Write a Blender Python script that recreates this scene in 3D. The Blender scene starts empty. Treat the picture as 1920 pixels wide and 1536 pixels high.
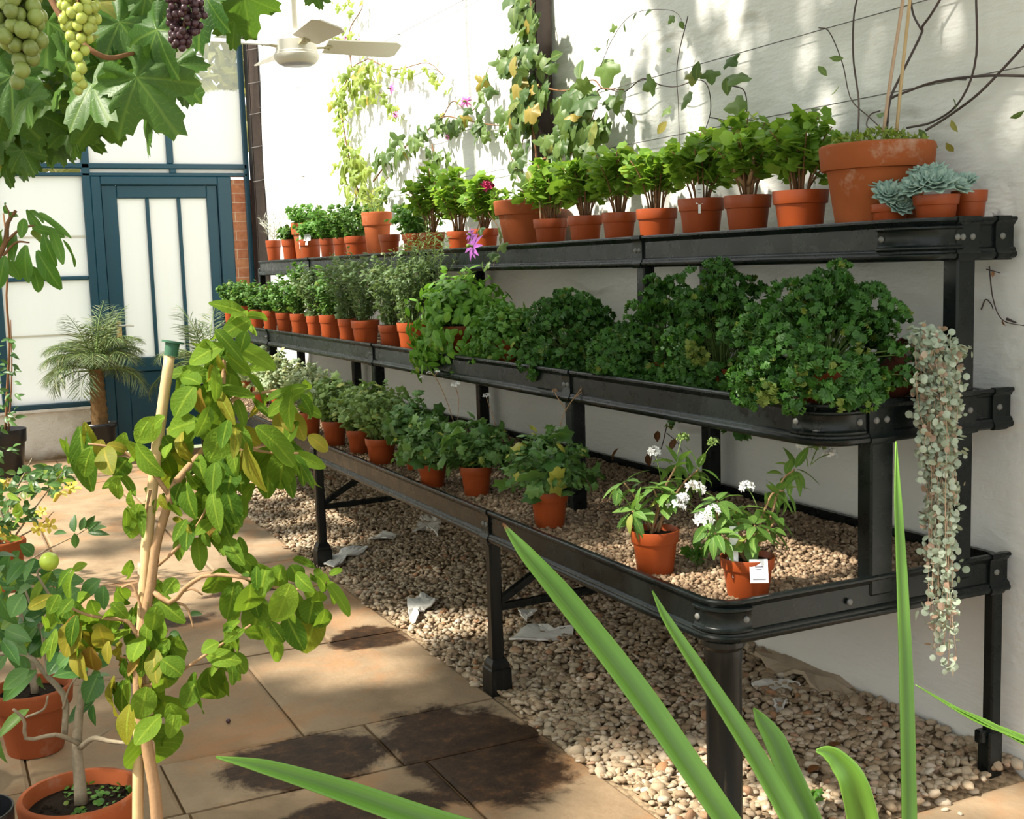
# A lean-to greenhouse: white wall, three-tier iron staging with potted plants, flagstone path.
WORLD, SUN, SUN_EL, SUN_AZ, EXPO = 1.1, 6.5, 48, -4, 0.70
SHADE_LEAVES, GAP = 5200, .55
import bpy, math
import numpy as np
from mathutils import Vector, Matrix

SC = bpy.context.scene
COL = SC.collection
PI = math.pi
rng = np.random.default_rng(11)
A = np.array

# ------------------------------------------------------------------ camera
C0 = A([-2.4370, -2.1290, 1.3545])
YAW, PITCH, ROLL, FPX = 0.44715, -0.12021, -0.03109, 2249.3
_f = A([math.sin(YAW)*math.cos(PITCH), math.cos(YAW)*math.cos(PITCH), math.sin(PITCH)])
_r = A([math.cos(YAW), -math.sin(YAW), 0.0])
_u = np.cross(_r, _f)
_r, _u = _r*math.cos(ROLL)+_u*math.sin(ROLL), -_r*math.sin(ROLL)+_u*math.cos(ROLL)

def ray(x, y): return _f + _r*(x-960)/FPX - _u*(y-768)/FPX
def at(x, y, d): return C0 + ray(x, y)*d                 # point at distance d along the optical axis
def onX(x, y, X): r = ray(x, y); return C0 + r*(X-C0[0])/r[0]
def onY(x, y, Y): r = ray(x, y); return C0 + r*(Y-C0[1])/r[1]
def onZ(x, y, Z): r = ray(x, y); return C0 + r*(Z-C0[2])/r[2]
def depth(p): return float((A(p)-C0) @ _f)
def proj(p):
    d = A(p)-C0; z = d @ _f
    return 960+FPX*(d @ _r)/z, 768-FPX*(d @ _u)/z, z
def YatX(px, X, z):                                       # the depth Y of picture column px on the line X, z
    w = _r*FPX-(px-960)*_f
    return C0[1]-(w[0]*(X-C0[0])+w[2]*(z-C0[2]))/w[1]

cam = bpy.data.cameras.new('camera')
cam.sensor_width = 36.0; cam.lens = FPX/1920*36; cam.clip_start = 0.05; cam.clip_end = 200
co = bpy.data.objects.new('camera', cam); COL.objects.link(co)
co.matrix_world = Matrix(((_r[0], _u[0], -_f[0], C0[0]), (_r[1], _u[1], -_f[1], C0[1]), (_r[2], _u[2], -_f[2], C0[2]), (0, 0, 0, 1)))
SC.camera = co

# ------------------------------------------------------------------ meshes
class MB:
    def __init__(self): self.V, self.L, self.T, self.M, self.R, self.n = [], [], [], [], [], 0
    def arr(self, V, loops, totals, m=0, rib=None):
        V = np.asarray(V, float)
        self.V.append(V); self.L.append(np.asarray(loops, np.int64)+self.n); self.T.append(np.asarray(totals, np.int64))
        self.M.append(np.full(len(totals), m)); self.R.append(np.zeros((len(V), 2)) if rib is None else rib); self.n += len(V)
    def add(self, V, F, m=0):
        self.arr(V, [i for f in F for i in f], [len(f) for f in F], m)
    def inst(self, tpl, M, P, m=0):
        V, loops, tot = tpl[:3]
        N = len(P)
        if N == 0: return
        W = np.einsum('nij,vj->nvi', M, V)+np.asarray(P)[:, None, :]
        off = (np.arange(N)*len(V))[:, None]
        self.arr(W.reshape(-1, 3), (loops[None, :]+off).ravel(), np.tile(tot, N), m, np.tile(tpl[3], (N, 1)) if len(tpl) > 3 else None)
    def build(self, name, mats, parent=None, smooth=True, origin=None):
        me = bpy.data.meshes.new(name)
        V = np.concatenate(self.V); L = np.concatenate(self.L); T = np.concatenate(self.T); M = np.concatenate(self.M)
        if origin is not None: V = V-np.asarray(origin)
        me.vertices.add(len(V)); me.vertices.foreach_set('co', V.astype(np.float32).ravel())
        me.loops.add(len(L)); me.loops.foreach_set('vertex_index', L.astype(np.int32))
        me.polygons.add(len(T))
        st = np.concatenate([[0], np.cumsum(T)[:-1]]).astype(np.int32)
        me.polygons.foreach_set('loop_start', st); me.polygons.foreach_set('loop_total', T.astype(np.int32))
        me.polygons.foreach_set('material_index', M.astype(np.int32))
        me.polygons.foreach_set('use_smooth', np.full(len(T), bool(smooth)))
        me.update(calc_edges=True); me.validate()
        R = np.concatenate(self.R)
        if R.any():
            for k, nm in enumerate(('rib', 'along')): me.attributes.new(nm, 'FLOAT', 'POINT').data.foreach_set('value', R[:, k].astype(np.float32))
        for m in (mats if isinstance(mats, (list, tuple)) else [mats]): me.materials.append(m)
        o = bpy.data.objects.new(name, me); COL.objects.link(o)
        if parent is not None: o.parent = parent
        return o

def tag(o, label=None, cat=None, group=None, kind=None):
    if label: o['label'] = label
    if cat: o['category'] = cat
    if group: o['group'] = group
    if kind: o['kind'] = kind
    return o
def thing(name, label, cat, loc=(0, 0, 0), group=None, rot=None):
    o = bpy.data.objects.new(name, None); COL.objects.link(o)
    o.empty_display_size = .05; o.location = tuple(float(v) for v in loc)
    if rot is not None: o.rotation_euler = rot
    return tag(o, label, cat, group)
def struct(mb, name, mats, parent=None, smooth=False, label=None):
    o = mb.build(name, mats, parent, smooth)
    o['kind'] = 'structure'
    if parent is None: o['category'] = name.split('_')[0]; o['label'] = label or name
    return o

import zlib
def reseed(text):
    global rng
    rng = np.random.default_rng(zlib.crc32(text.encode()))
def unit(v):
    v = np.asarray(v, float); return v/np.maximum(np.linalg.norm(v, axis=-1, keepdims=True), 1e-9)
def frames(d, n, s, sx=None, sz=None):
    """matrices with the leaf's length along d and its upper face towards n"""
    d = unit(np.atleast_2d(d)); n = np.atleast_2d(n); N = len(d)
    s = np.broadcast_to(np.asarray(s, float), (N,))
    x = unit(np.cross(d, n)); z = np.cross(x, d)
    sx = s if sx is None else np.broadcast_to(sx, (N,)); sz = s if sz is None else np.broadcast_to(sz, (N,))
    return np.stack([x*sx[:, None], d*s[:, None], z*sz[:, None]], axis=2)

BOXF = [(0, 1, 3, 2), (4, 6, 7, 5), (0, 4, 5, 1), (2, 3, 7, 6), (0, 2, 6, 4), (1, 5, 7, 3)]
def box(mb, lo, hi, m=0, ch=0.0):
    lo, hi = A(lo, float), A(hi, float)
    if ch <= 0:
        V = [(x, y, z) for x in (lo[0], hi[0]) for y in (lo[1], hi[1]) for z in (lo[2], hi[2])]
        mb.add(V, BOXF, m); return
    c, h = (lo+hi)/2, (hi-lo)/2; k = np.minimum(ch, h*.45)
    V = []; idx = {}
    for sx in (-1, 1):
        for sy in (-1, 1):
            for sz in (-1, 1):
                for a in range(3):
                    p = h-k; p = p.copy(); p[a] = h[a]
                    idx[(sx, sy, sz, a)] = len(V); V.append(c+p*A([sx, sy, sz]))
    F = []
    for a in range(3):
        b, e = [i for i in range(3) if i != a]
        for s in (-1, 1):
            q = []
            for (u, v) in ((-1, -1), (1, -1), (1, 1), (-1, 1)):
                t = [0, 0, 0]; t[a] = s; t[b] = u; t[e] = v; q.append(idx[(*t, a)])
            if (s > 0) == (a == 1): q.reverse()
            F.append(q)
    for a in range(3):
        b, e = [i for i in range(3) if i != a]
        for s in (-1, 1):
            for t in (-1, 1):
                def K(w, f):
                    k3 = [0, 0, 0]; k3[b] = s; k3[e] = t; k3[a] = w; return idx[(*k3, f)]
                F.append((K(-1, b), K(1, b), K(1, e), K(-1, e)))
    for sx in (-1, 1):
        for sy in (-1, 1):
            for sz in (-1, 1): F.append(tuple(idx[(sx, sy, sz, a)] for a in range(3)))
    mb.add(V, F, m)

def bar(mb, p0, p1, w, h, m=0, up=(0, 0, 1)):
    p0, p1 = A(p0, float), A(p1, float); d = unit(p1-p0); x = unit(np.cross(d, A(up, float))); z = np.cross(x, d)
    V = [p+x*sx*w/2+z*sz*h/2 for p in (p0, p1) for sx in (-1, 1) for sz in (-1, 1)]
    mb.add(V, BOXF, m)

def tube(mb, pts, r, k=6, m=0, cap=True):
    pts = np.asarray(pts, float); n = len(pts)
    r = np.broadcast_to(np.asarray(r, float), (n,))
    t = np.empty_like(pts); t[1:-1] = pts[2:]-pts[:-2]; t[0] = pts[1]-pts[0]; t[-1] = pts[-1]-pts[-2]; t = unit(t)
    ref = A([0, 0, 1.]) if abs(t[0][2]) < .9 else A([1., 0, 0])
    x = unit(np.cross(t[0], ref)); V = []
    a = np.arange(k)*2*PI/k; c, s = np.cos(a), np.sin(a)
    for i in range(n):
        x = x-t[i]*(x@t[i]); x = unit(x); y = np.cross(t[i], x)
        V.append(pts[i]+r[i]*(c[:, None]*x+s[:, None]*y))
    V = np.concatenate(V)
    F = [(i*k+j, i*k+(j+1) % k, (i+1)*k+(j+1) % k, (i+1)*k+j) for i in range(n-1) for j in range(k)]
    if cap: F.append(tuple(range(k-1, -1, -1))); F.append(tuple(range((n-1)*k, n*k)))
    mb.add(V, F, m)

def lathe(mb, prof, k=28, c=(0, 0, 0), m=0, R=None, cap0=False, cap1=False, wob=0):
    a = np.arange(k)*2*PI/k; n = len(prof); V = []
    for (r, z) in prof:
        rr = r*(1+wob*np.cos(a*k/2))
        V.append(np.stack([rr*np.cos(a), rr*np.sin(a), np.full(k, z)], 1))
    V = np.concatenate(V)
    if R is not None: V = V@np.asarray(R).T
    V = V+A(c, float)
    F = [(i*k+j, i*k+(j+1) % k, (i+1)*k+(j+1) % k, (i+1)*k+j) for i in range(n-1) for j in range(k)]
    if cap0: F.append(tuple(range(k-1, -1, -1)))
    if cap1: F.append(tuple(range((n-1)*k, n*k)))
    mb.add(V, F, m)

def spline(pts, n):
    """Catmull-Rom through the points"""
    P = np.asarray(pts, float)
    if len(P) == 2: return P[0]+(P[1]-P[0])*np.linspace(0, 1, n)[:, None]
    Q = np.concatenate([[2*P[0]-P[1]], P, [2*P[-1]-P[-2]]]); out = []
    for t in np.linspace(0, len(P)-1-1e-9, n):
        i = int(t); u = t-i; a, b, c, d = Q[i:i+4]
        out.append(.5*((2*b)+(-a+c)*u+(2*a-5*b+4*c-d)*u*u+(-a+3*b-3*c+d)*u**3))
    return A(out)

def sphere_tpl(nu=8, nv=5):
    V = [(0, 0, 1)]; F = []
    for i in range(1, nv):
        th = PI*i/nv
        for j in range(nu): V.append((math.sin(th)*math.cos(2*PI*j/nu), math.sin(th)*math.sin(2*PI*j/nu), math.cos(th)))
    V.append((0, 0, -1)); e = len(V)-1
    for j in range(nu): F.append((0, 1+j, 1+(j+1) % nu))
    for i in range(nv-2):
        for j in range(nu): F.append((1+i*nu+j, 1+(i+1)*nu+j, 1+(i+1)*nu+(j+1) % nu, 1+i*nu+(j+1) % nu))
    b = 1+(nv-2)*nu
    for j in range(nu): F.append((b+j, e, b+(j+1) % nu))
    return mk(V, F)
def mk(V, F): return A(V, float), A([i for f in F for i in f]), A([len(f) for f in F])
def randdirs(n):
    v = rng.normal(size=(n, 3)); return unit(v)
def randrot(n):
    d = randdirs(n); e = randdirs(n); return frames(d, e, 1.0)

# ------------------------------------------------------------------ leaf shapes: x across, y along, z up
def leaf_tpl(w, rows=5, peak=.45, fold=.18, curl=.25, tooth=0.0, wav=0.0, blunt=.8):
    V = []; F = []; R = []
    for i in range(rows+1):
        t = i/rows
        q = t**(math.log(.5)/math.log(peak))
        hw = w/2*max(math.sin(PI*q), .04)**blunt
        if tooth and i % 2: hw *= 1-tooth
        z = -curl*t*t
        V += [(-hw, t, z+fold*hw+wav*math.sin(t*9)), (0, t, z), (hw, t, z+fold*hw-wav*math.sin(t*9))]; R += [(0, t), (1, t), (0, t)]
    for i in range(rows):
        a = i*3
        F += [(a, a+1, a+4, a+3), (a+1, a+2, a+5, a+4)]
    return (*mk(V, F), A(R, float))
def lobed_tpl(lobes=5, depth_=.35, n=20, cup=.15, tooth=.06, notch=.25, rip=.04):
    """palmate leaf, stalk at the origin, tip at y=1"""
    V = [(0, .28, 0)]; F = []
    for ring, k in ((1, .55), (2, 1.0)):
        for j in range(n):
            a = 2*PI*j/n                                   # 0 = tip
            ph = ((a/(2*PI)*(lobes+1)) % 1.0)
            b = .60*(1-depth_*(.5-.5*math.cos(2*PI*ph)))
            if j == n//2: b *= notch/.5
            if ring == 2: b *= 1+tooth*(1 if j % 2 else -1)
            b *= 1+.12*math.cos(a)
            rr = b*k
            V.append((rr*math.sin(a), .28+rr*math.cos(a), -cup*k*k+(rip*math.sin(a*lobes) if ring == 2 else 0)))
    for j in range(n):
        j2 = (j+1) % n
        F.append((0, 1+j, 1+j2)); F.append((1+j, 1+n+j, 1+n+j2, 1+j2))
    return mk(V, F)
def curly_tpl(n=14, amp=.3, seed=0):
    r = np.random.default_rng(seed); V = [(0, .1, 0)]; F = []
    for ring, k in ((1, .5), (2, 1.0)):
        for j in range(n):
            a = 2*PI*j/n; rr = .52*k*(1+r.uniform(-.2, .2))
            V.append((rr*math.sin(a), .5*k+rr*math.cos(a)*.9, (amp*(1 if j % 2 else -1)*k*r.uniform(.5, 1.2))-.1*k))
    for j in range(n):
        j2 = (j+1) % n
        F.append((0, 1+j, 1+j2)); F.append((1+j, 1+n+j, 1+n+j2, 1+j2))
    return mk(V, F)

def vine_tpl(seed=0):
    """grape leaf: five pointed lobes with toothed edge"""
    r = np.random.default_rng(seed); n = 60; V = [(0, .12, 0)]; F = []
    tips = [(0, 1.0), (.95, .86), (-.95, .86), (1.95, .62), (-1.95, .62)]; RB = [(1, 0)]
    for ring, k in ((1, .5), (2, 1.0)):
        for j in range(n):
            a = 2*PI*j/n; a2 = a if a <= PI else a-2*PI
            b = .40
            for (ta, tl) in tips: b = max(b, tl*.86*math.exp(-((a2-ta)/.62)**2))
            if abs(abs(a2)-PI) < .25: b = .10
            if ring == 2: b *= 1+.05*(1 if j % 2 else -1)+r.uniform(-.025, .025)
            rr = b*(k if ring == 2 else .52)
            z = -.30*rr*rr+.07*math.cos(5.0*a2)*k+r.uniform(-.016, .016)
            V.append((rr*math.sin(a), .12+rr*math.cos(a), z)); RB.append((max(0, 1-min(abs(a2-ta) for ta, tl in tips)/.40), k))
    for j in range(n):
        j2 = (j+1) % n
        F.append((0, 1+j, 1+j2)); F.append((1+j, 1+n+j, 1+n+j2, 1+j2))
    return (*mk(V, F), A(RB, float))

T_OVAL = leaf_tpl(.58, 5, .5, .25, .25)
T_OVALS = leaf_tpl(.55, 3, .5, .3, .2)
T_LANCE = leaf_tpl(.26, 5, .42, .3, .35)
T_LANCES = leaf_tpl(.24, 3, .45, .3, .25)
T_STRIP = leaf_tpl(.07, 3, .4, .4, .2)
T_NEEDLE = leaf_tpl(.11, 2, .4, .4, .15)
T_BASIL = leaf_tpl(.66, 5, .5, -.35, .45, blunt=.65)
T_SALVIA = leaf_tpl(.60, 9, .52, .22, .34, wav=.03, blunt=.52)
T_CITRUS = leaf_tpl(.52, 6, .45, .35, .2)
T_LOBE = lobed_tpl(5, .30, 20, .15)
T_LOBES = lobed_tpl(5, .42, 12, .2, .08)
T_FLAT = lobed_tpl(5, .30, 14, .07, .05, .3, .03)
T_IVY = lobed_tpl(3, .5, 14, .1, .02, .3)
T_CURLY = [curly_tpl(14, .30, s) for s in range(3)]
T_VINE = [vine_tpl(s) for s in range(3)]
T_SPH = sphere_tpl(8, 5)
T_SPHF = sphere_tpl(16, 10)
T_ROUND = lobed_tpl(1, .05, 10, .1, 0, .45, 0)
T_PETAL = leaf_tpl(.5, 4, .62, .35, -.25)
# ------------------------------------------------------------------ materials
def s2l(c):
    return tuple(((v/255+.055)/1.055)**2.4 if v/255 > .04045 else v/255/12.92 for v in c)
class NT:
    def __init__(self, name):
        self.m = bpy.data.materials.new(name); self.m.use_nodes = True
        self.t = self.m.node_tree; self.t.nodes.clear()
        self.out = self.n('ShaderNodeOutputMaterial')
    def n(self, typ, inp=None, **kw):
        nd = self.t.nodes.new(typ)
        for k, v in kw.items(): setattr(nd, k, v)
        for k, v in (inp or {}).items():
            s = nd.inputs[k]
            if hasattr(v, 'outputs'): v = v.outputs[0]
            if isinstance(v, bpy.types.NodeSocket): self.t.links.new(v, s)
            elif isinstance(v, (tuple, list)) and len(v) == 3 and s.type == 'RGBA': s.default_value = (*v, 1)
            else: s.default_value = v
        return nd
    def ramp(self, fac, stops, interp='LINEAR'):
        nd = self.n('ShaderNodeValToRGB', {'Fac': fac}); cr = nd.color_ramp; cr.interpolation = interp
        while len(cr.elements) < len(stops): cr.elements.new(.5)
        for e, (p, c) in zip(cr.elements, stops):
            e.position = p; e.color = (*c, 1) if len(c) == 3 else c
        return nd.outputs['Color']
    def noise(self, scale, detail=4, rough=.55, vec=None, stretch=None, dist=0.0):
        if vec is None: vec = self.n('ShaderNodeTexCoord').outputs['Object']
        if stretch: vec = self.n('ShaderNodeMapping', {'Vector': vec, 'Scale': stretch})
        nd = self.n('ShaderNodeTexNoise', {'Vector': vec, 'Scale': scale, 'Detail': detail, 'Roughness': rough, 'Distortion': dist})
        return nd.outputs['Fac']
    def mix(self, fac, a, b, blend='MIX'):
        nd = self.n('ShaderNodeMix', data_type='RGBA', blend_type=blend)
        for s, v in ((nd.inputs[0], fac), (nd.inputs[6], a), (nd.inputs[7], b)):
            if isinstance(v, bpy.types.NodeSocket): self.t.links.new(v, s)
            elif isinstance(v, (tuple, list)): s.default_value = (*v, 1)
            else: s.default_value = v
        return nd.outputs[2]
    def math(self, op, a, b=0.0, clamp=False):
        nd = self.n('ShaderNodeMath', {0: a, 1: b}, operation=op); nd.use_clamp = clamp
        return nd.outputs[0]
    def bump(self, h, strength=.3, dist=.01):
        return self.n('ShaderNodeBump', {'Height': h, 'Strength': strength, 'Distance': dist}).outputs[0]
    def pbr(self, col, rough=.6, normal=None, spec=.5, **kw):
        i = {'Base Color': col, 'Roughness': rough, 'Specular IOR Level': spec}
        if normal is not None: i['Normal'] = normal
        i.update(kw)
        return self.n('ShaderNodeBsdfPrincipled', i)
    def done(self, sh):
        self.t.links.new(sh.outputs[0], self.out.inputs['Surface']); return self.m

def plain(name, c, rough=.6, spec=.4, bump=0, bscale=80, var=.12):
    t = NT(name); nz = t.noise(bscale, 3)
    col = t.mix(nz, tuple(v*(1-var) for v in c), tuple(min(1, v*(1+var)) for v in c))
    nm = t.bump(nz, bump, .004) if bump else None
    return t.done(t.pbr(col, rough, nm, spec))

def leafmat(name, dark, light, odd=None, oddf=.08, trans=.35, rough=.45, spec=.4, wrinkle=0):
    t = NT(name)
    r = t.n('ShaderNodeNewGeometry').outputs['Random Per Island']
    st = [(0, dark), (1-oddf if odd else 1, light)]
    if odd: st += [(1-oddf*.6, odd), (1, odd)]
    col = t.ramp(r, st)
    nz = t.noise(60, 2); col = t.mix(t.math('MULTIPLY', nz, .35), col, tuple(v*.55 for v in dark))
    rib = t.n('ShaderNodeAttribute', attribute_name='rib').outputs['Fac']; al = t.n('ShaderNodeAttribute', attribute_name='along').outputs['Fac']
    mid = t.ramp(rib, [(.86, (0, 0, 0)), (.96, (1, 1, 1))])
    sv = t.math('SINE', t.math('ADD', t.math('MULTIPLY', al, 46.0), t.math('MULTIPLY', rib, 16.0)))
    sv = t.math('MULTIPLY', t.ramp(sv, [(.80, (0, 0, 0)), (1, (1, 1, 1))]), t.math('GREATER_THAN', al, .01))
    vein = t.math('MAXIMUM', t.math('MULTIPLY', mid, .55), t.math('MULTIPLY', sv, .26))
    col = t.mix(vein, col, (min(1, light[0]*1.5+.03), min(1, light[1]*1.25+.03), light[2]*1.3+.01))
    nm = t.bump(vein, .35, .002)
    if wrinkle:
        vo = t.n('ShaderNodeTexVoronoi', {'Vector': t.n('ShaderNodeTexCoord').outputs['Object'], 'Scale': 260}).outputs['Distance']; nm = t.n('ShaderNodeBump', {'Height': vo, 'Strength': wrinkle, 'Distance': .002, 'Normal': nm}).outputs[0]
    p = t.pbr(col, rough, nm, spec)
    tc = t.mix(.5, col, (light[0]*1.25, light[1]*1.15, light[2]*.6))
    tr = t.n('ShaderNodeBsdfTranslucent', {'Color': tc})
    return t.done(t.n('ShaderNodeMixShader', {0: trans, 1: p, 2: tr}))

M = {}
M['geranium'] = leafmat('geranium_leaf', (.14, .29, .03), (.30, .50, .07), (.35, .36, .07), .06, .45)
M['herb'] = leafmat('herb_leaf', (.045, .125, .018), (.12, .26, .045), (.25, .3, .06), .04)
M['grey_herb'] = leafmat('grey_herb_leaf', (.075, .14, .05), (.17, .26, .10), (.26, .3, .12), .05)
M['basil'] = leafmat('basil_leaf', (.08, .24, .022), (.20, .42, .05), (.36, .45, .07), .06, .3)
M['parsley'] = leafmat('parsley_leaf', (.030, .115, .014), (.085, .24, .028), (.20, .26, .03), .04, .25)
M['flat_parsley'] = leafmat('flat_parsley_leaf', (.06, .19, .022), (.15, .33, .05), (.25, .33, .05), .05)
M['pale'] = leafmat('pale_leaf', (.24, .33, .17), (.44, .52, .31), (.52, .52, .25), .2, .3)
M['mid_geranium'] = leafmat('lemon_geranium_leaf', (.12, .22, .05), (.27, .40, .12), (.45, .48, .12), .10, .3)
M['trail'] = leafmat('trailing_geranium_leaf', (.055, .15, .03), (.15, .28, .07), (.42, .40, .06), .06, .3)
M['silver_strip'] = leafmat('silver_leaf', (.35, .38, .33), (.6, .62, .56), None, trans=.15)
M['helio'] = leafmat('heliotrope_leaf', (.075, .19, .03), (.19, .35, .07), (.36, .38, .07), .05)
M['salvia'] = leafmat('salvia_leaf', (.09, .22, .024), (.33, .50, .06), (.40, .36, .04), .05, .46, .6, .2, .35)
M['salvia_yellow'] = leafmat('salvia_old_leaf', (.32, .36, .04), (.45, .42, .06), (.42, .24, .05), .2, .38, .55)
M['citrus'] = leafmat('citrus_leaf', (.032, .125, .03), (.12, .28, .06), (.20, .32, .05), .08, .28, .38, .4)
M['vine'] = leafmat('grape_leaf', (.030, .10, .016), (.11, .23, .03), (.30, .28, .05), .06, .40)
M['passion'] = leafmat('passionflower_leaf', (.05, .11, .025), (.16, .25, .06), (.40, .30, .06), .08, .3)
M['passion_light'] = leafmat('passionflower_young_leaf', (.17, .26, .04), (.36, .46, .10), (.5, .36, .08), .06, .4)
M['brown_leaf'] = leafmat('dry_leaf', (.05, .022, .012), (.28, .12, .04), None, trans=.2)
M['strap'] = None
M['palm'] = leafmat('palm_leaflet', (.05, .10, .03), (.17, .23, .10), (.33, .34, .16), .12, .25)
M['jasmine'] = leafmat('jessamine_leaf', (.025, .09, .02), (.10, .22, .05), (.25, .34, .05), .08, .28, .35)
M['succulent'] = leafmat('echeveria_leaf', (.20, .34, .29), (.38, .52, .44), None, trans=.08, rough=.55)
M['moss'] = leafmat('moss_leaf', (.12, .22, .02), (.30, .40, .06), None, trans=.3)
M['dichondra'] = leafmat('silver_trail_leaf', (.30, .37, .27), (.55, .62, .50), (.44, .27, .20), .22, .2)
M['tree'] = leafmat('tree_leaf', (.12, .14, .05), (.34, .34, .13), (.45, .38, .16), .2, .4)

def strap_mat():
    t = NT('strap_leaf')
    a = t.n('ShaderNodeAttribute', attribute_name='across').outputs['Fac']
    l = t.n('ShaderNodeAttribute', attribute_name='along').outputs['Fac']
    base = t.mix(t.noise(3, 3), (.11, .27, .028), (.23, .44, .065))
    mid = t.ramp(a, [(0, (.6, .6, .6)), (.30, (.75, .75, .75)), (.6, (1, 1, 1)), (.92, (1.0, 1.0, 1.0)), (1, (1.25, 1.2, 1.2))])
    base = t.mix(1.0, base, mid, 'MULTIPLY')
    tip = t.ramp(l, [(.955, (0, 0, 0)), (.985, (1, 1, 1))])
    has = t.n('ShaderNodeAttribute', attribute_name='dry').outputs['Fac']
    base = t.mix(t.math('MULTIPLY', tip, has), base, (.24, .10, .04))
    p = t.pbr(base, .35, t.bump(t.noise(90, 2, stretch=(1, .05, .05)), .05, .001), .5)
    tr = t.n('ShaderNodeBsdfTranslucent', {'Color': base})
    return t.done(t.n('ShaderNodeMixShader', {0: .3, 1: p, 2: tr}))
M['strap'] = strap_mat()

M['stem'] = plain('green_stem', (.14, .22, .05), .6)
M['stem_brown'] = plain('woody_stem', (.20, .095, .04), .75, bump=.3, bscale=120)
M['stem_tan'] = plain('tan_stem', (.34, .20, .10), .75, bump=.3, bscale=120)
M['stem_grey'] = plain('grey_bark', (.27, .22, .15), .8, bump=.4, bscale=90, var=.35)
M['twig'] = plain('dark_twig', (.07, .05, .045), .7)
M['petal_white'] = plain('white_petal', (.80, .80, .78), .6)
M['petal_pink'] = plain('pink_petal', (.62, .13, .42), .5)
M['petal_purple'] = plain('purple_petal', (.36, .10, .42), .5)
M['petal_red'] = plain('crimson_petal', (.42, .015, .09), .5)
M['petal_yellow'] = plain('yellow_petal', (.85, .68, .10), .5)
M['soil'] = plain('potting_soil', (.022, .015, .010), .95, .1, .9, 160, .6)
M['tagw'] = plain('white_plastic', (.8, .8, .8), .4)
M['ink'] = plain('label_ink', (.12, .12, .15), .6)
M['black_plastic'] = plain('black_plastic', (.012, .013, .016), .35)
M['white_enamel'] = plain('cream_enamel', (.72, .69, .60), .35, var=.05)
M['bracket'] = plain('grubby_enamel', (.45, .40, .24), .45)
M['brass'] = plain('brass', (.6, .42, .16), .3)
M['green_cap'] = plain('green_rubber', (.03, .11, .06), .6)
M['wire'] = plain('steel_wire', (.16, .15, .14), .5)

def terracotta(name, c, rough=.5, weather=0.0):
    t = NT(name)
    r = t.n('ShaderNodeObjectInfo').outputs['Random']
    col = t.ramp(r, [(0, tuple(v*.82 for v in c)), (1, tuple(v*1.15 for v in c))])
    nz = t.noise(14, 5)
    col = t.mix(t.math('MULTIPLY', nz, .5), col, tuple(v*.62 for v in c))
    if weather:
        w = t.ramp(t.noise(9, 6, .7), [(.56, (0, 0, 0)), (.75, (weather,)*3)])
        col = t.mix(w, col, (.50, .36, .27))
    return t.done(t.pbr(col, rough, t.bump(t.noise(120, 3), .12, .002), .35))
M['plastic_pot'] = terracotta('terracotta_plastic', (.35, .066, .015), .40)
M['clay_pot'] = terracotta('terracotta_clay', (.36, .085, .022), .8, .35)
M['old_pot'] = terracotta('weathered_clay', (.34, .085, .020), .8, .7)
M['brown_pot'] = terracotta('brown_plastic', (.10, .028, .016), .45)

def iron():
    t = NT('black_painted_iron')
    nz = t.noise(22, 5, .6); col = t.mix(nz, (.0035, .0055, .0055), (.008, .011, .0105))
    w = t.ramp(t.noise(60, 4, .7), [(.72, (0, 0, 0)), (.80, (.35, .35, .35))])
    col = t.mix(w, col, (.04, .04, .035))
    rg = t.ramp(nz, [(.3, (.22,)*3), (.7, (.36,)*3)])
    return t.done(t.pbr(col, rg, t.bump(t.noise(140, 3), .04, .002), .25))
M['iron'] = iron()
M['rivet'] = plain('worn_bolt_head', (.14, .14, .13), .4)

def scuffed():
    t = NT('scuffed_black_paint')
    nz = t.noise(9, 5, .65, stretch=(6, 6, .6))
    col = t.ramp(nz, [(.42, (.004, .005, .005)), (.64, (.010, .010, .008)), (.82, (.07, .055, .035))])
    return t.done(t.pbr(col, .38, t.bump(nz, .25, .003), .3))
M['scuffed'] = scuffed()

def plaster(name, c, crack=.5):
    t = NT(name)
    big = t.noise(1.6, 5, .6, stretch=(1, .6, 1.5)); fine = t.noise(26, 5, .65); lump = t.noise(5, 4, .6, stretch=(1, .55, 1.8))
    col = t.mix(big, tuple(v*.94 for v in c), c)
    cr = t.n('ShaderNodeTexWave', {'Vector': t.n('ShaderNodeTexCoord').outputs['Object'], 'Scale': .75, 'Distortion': 3.2, 'Detail': 3, 'Detail Scale': 1.4},
             wave_type='BANDS', bands_direction='Z').outputs['Fac']
    m1 = t.ramp(cr, [(.0, (1, 1, 1)), (.02, (0, 0, 0))])
    brk = t.ramp(t.noise(3.0, 3), [(.5, (0, 0, 0)), (.62, (crack,)*3)])
    k = t.math('MULTIPLY', m1, brk)
    col = t.mix(k, col, (.45, .43, .38))
    h = t.math('ADD', t.math('MULTIPLY', lump, 1.6), t.math('MULTIPLY', fine, .35)); h = t.math('SUBTRACT', h, t.math('MULTIPLY', k, .6))
    return t.done(t.pbr(col, .75, t.bump(h, .38, .025), .2))
M['plaster'] = plaster('whitewashed_plaster', (.82, .82, .79))

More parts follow.
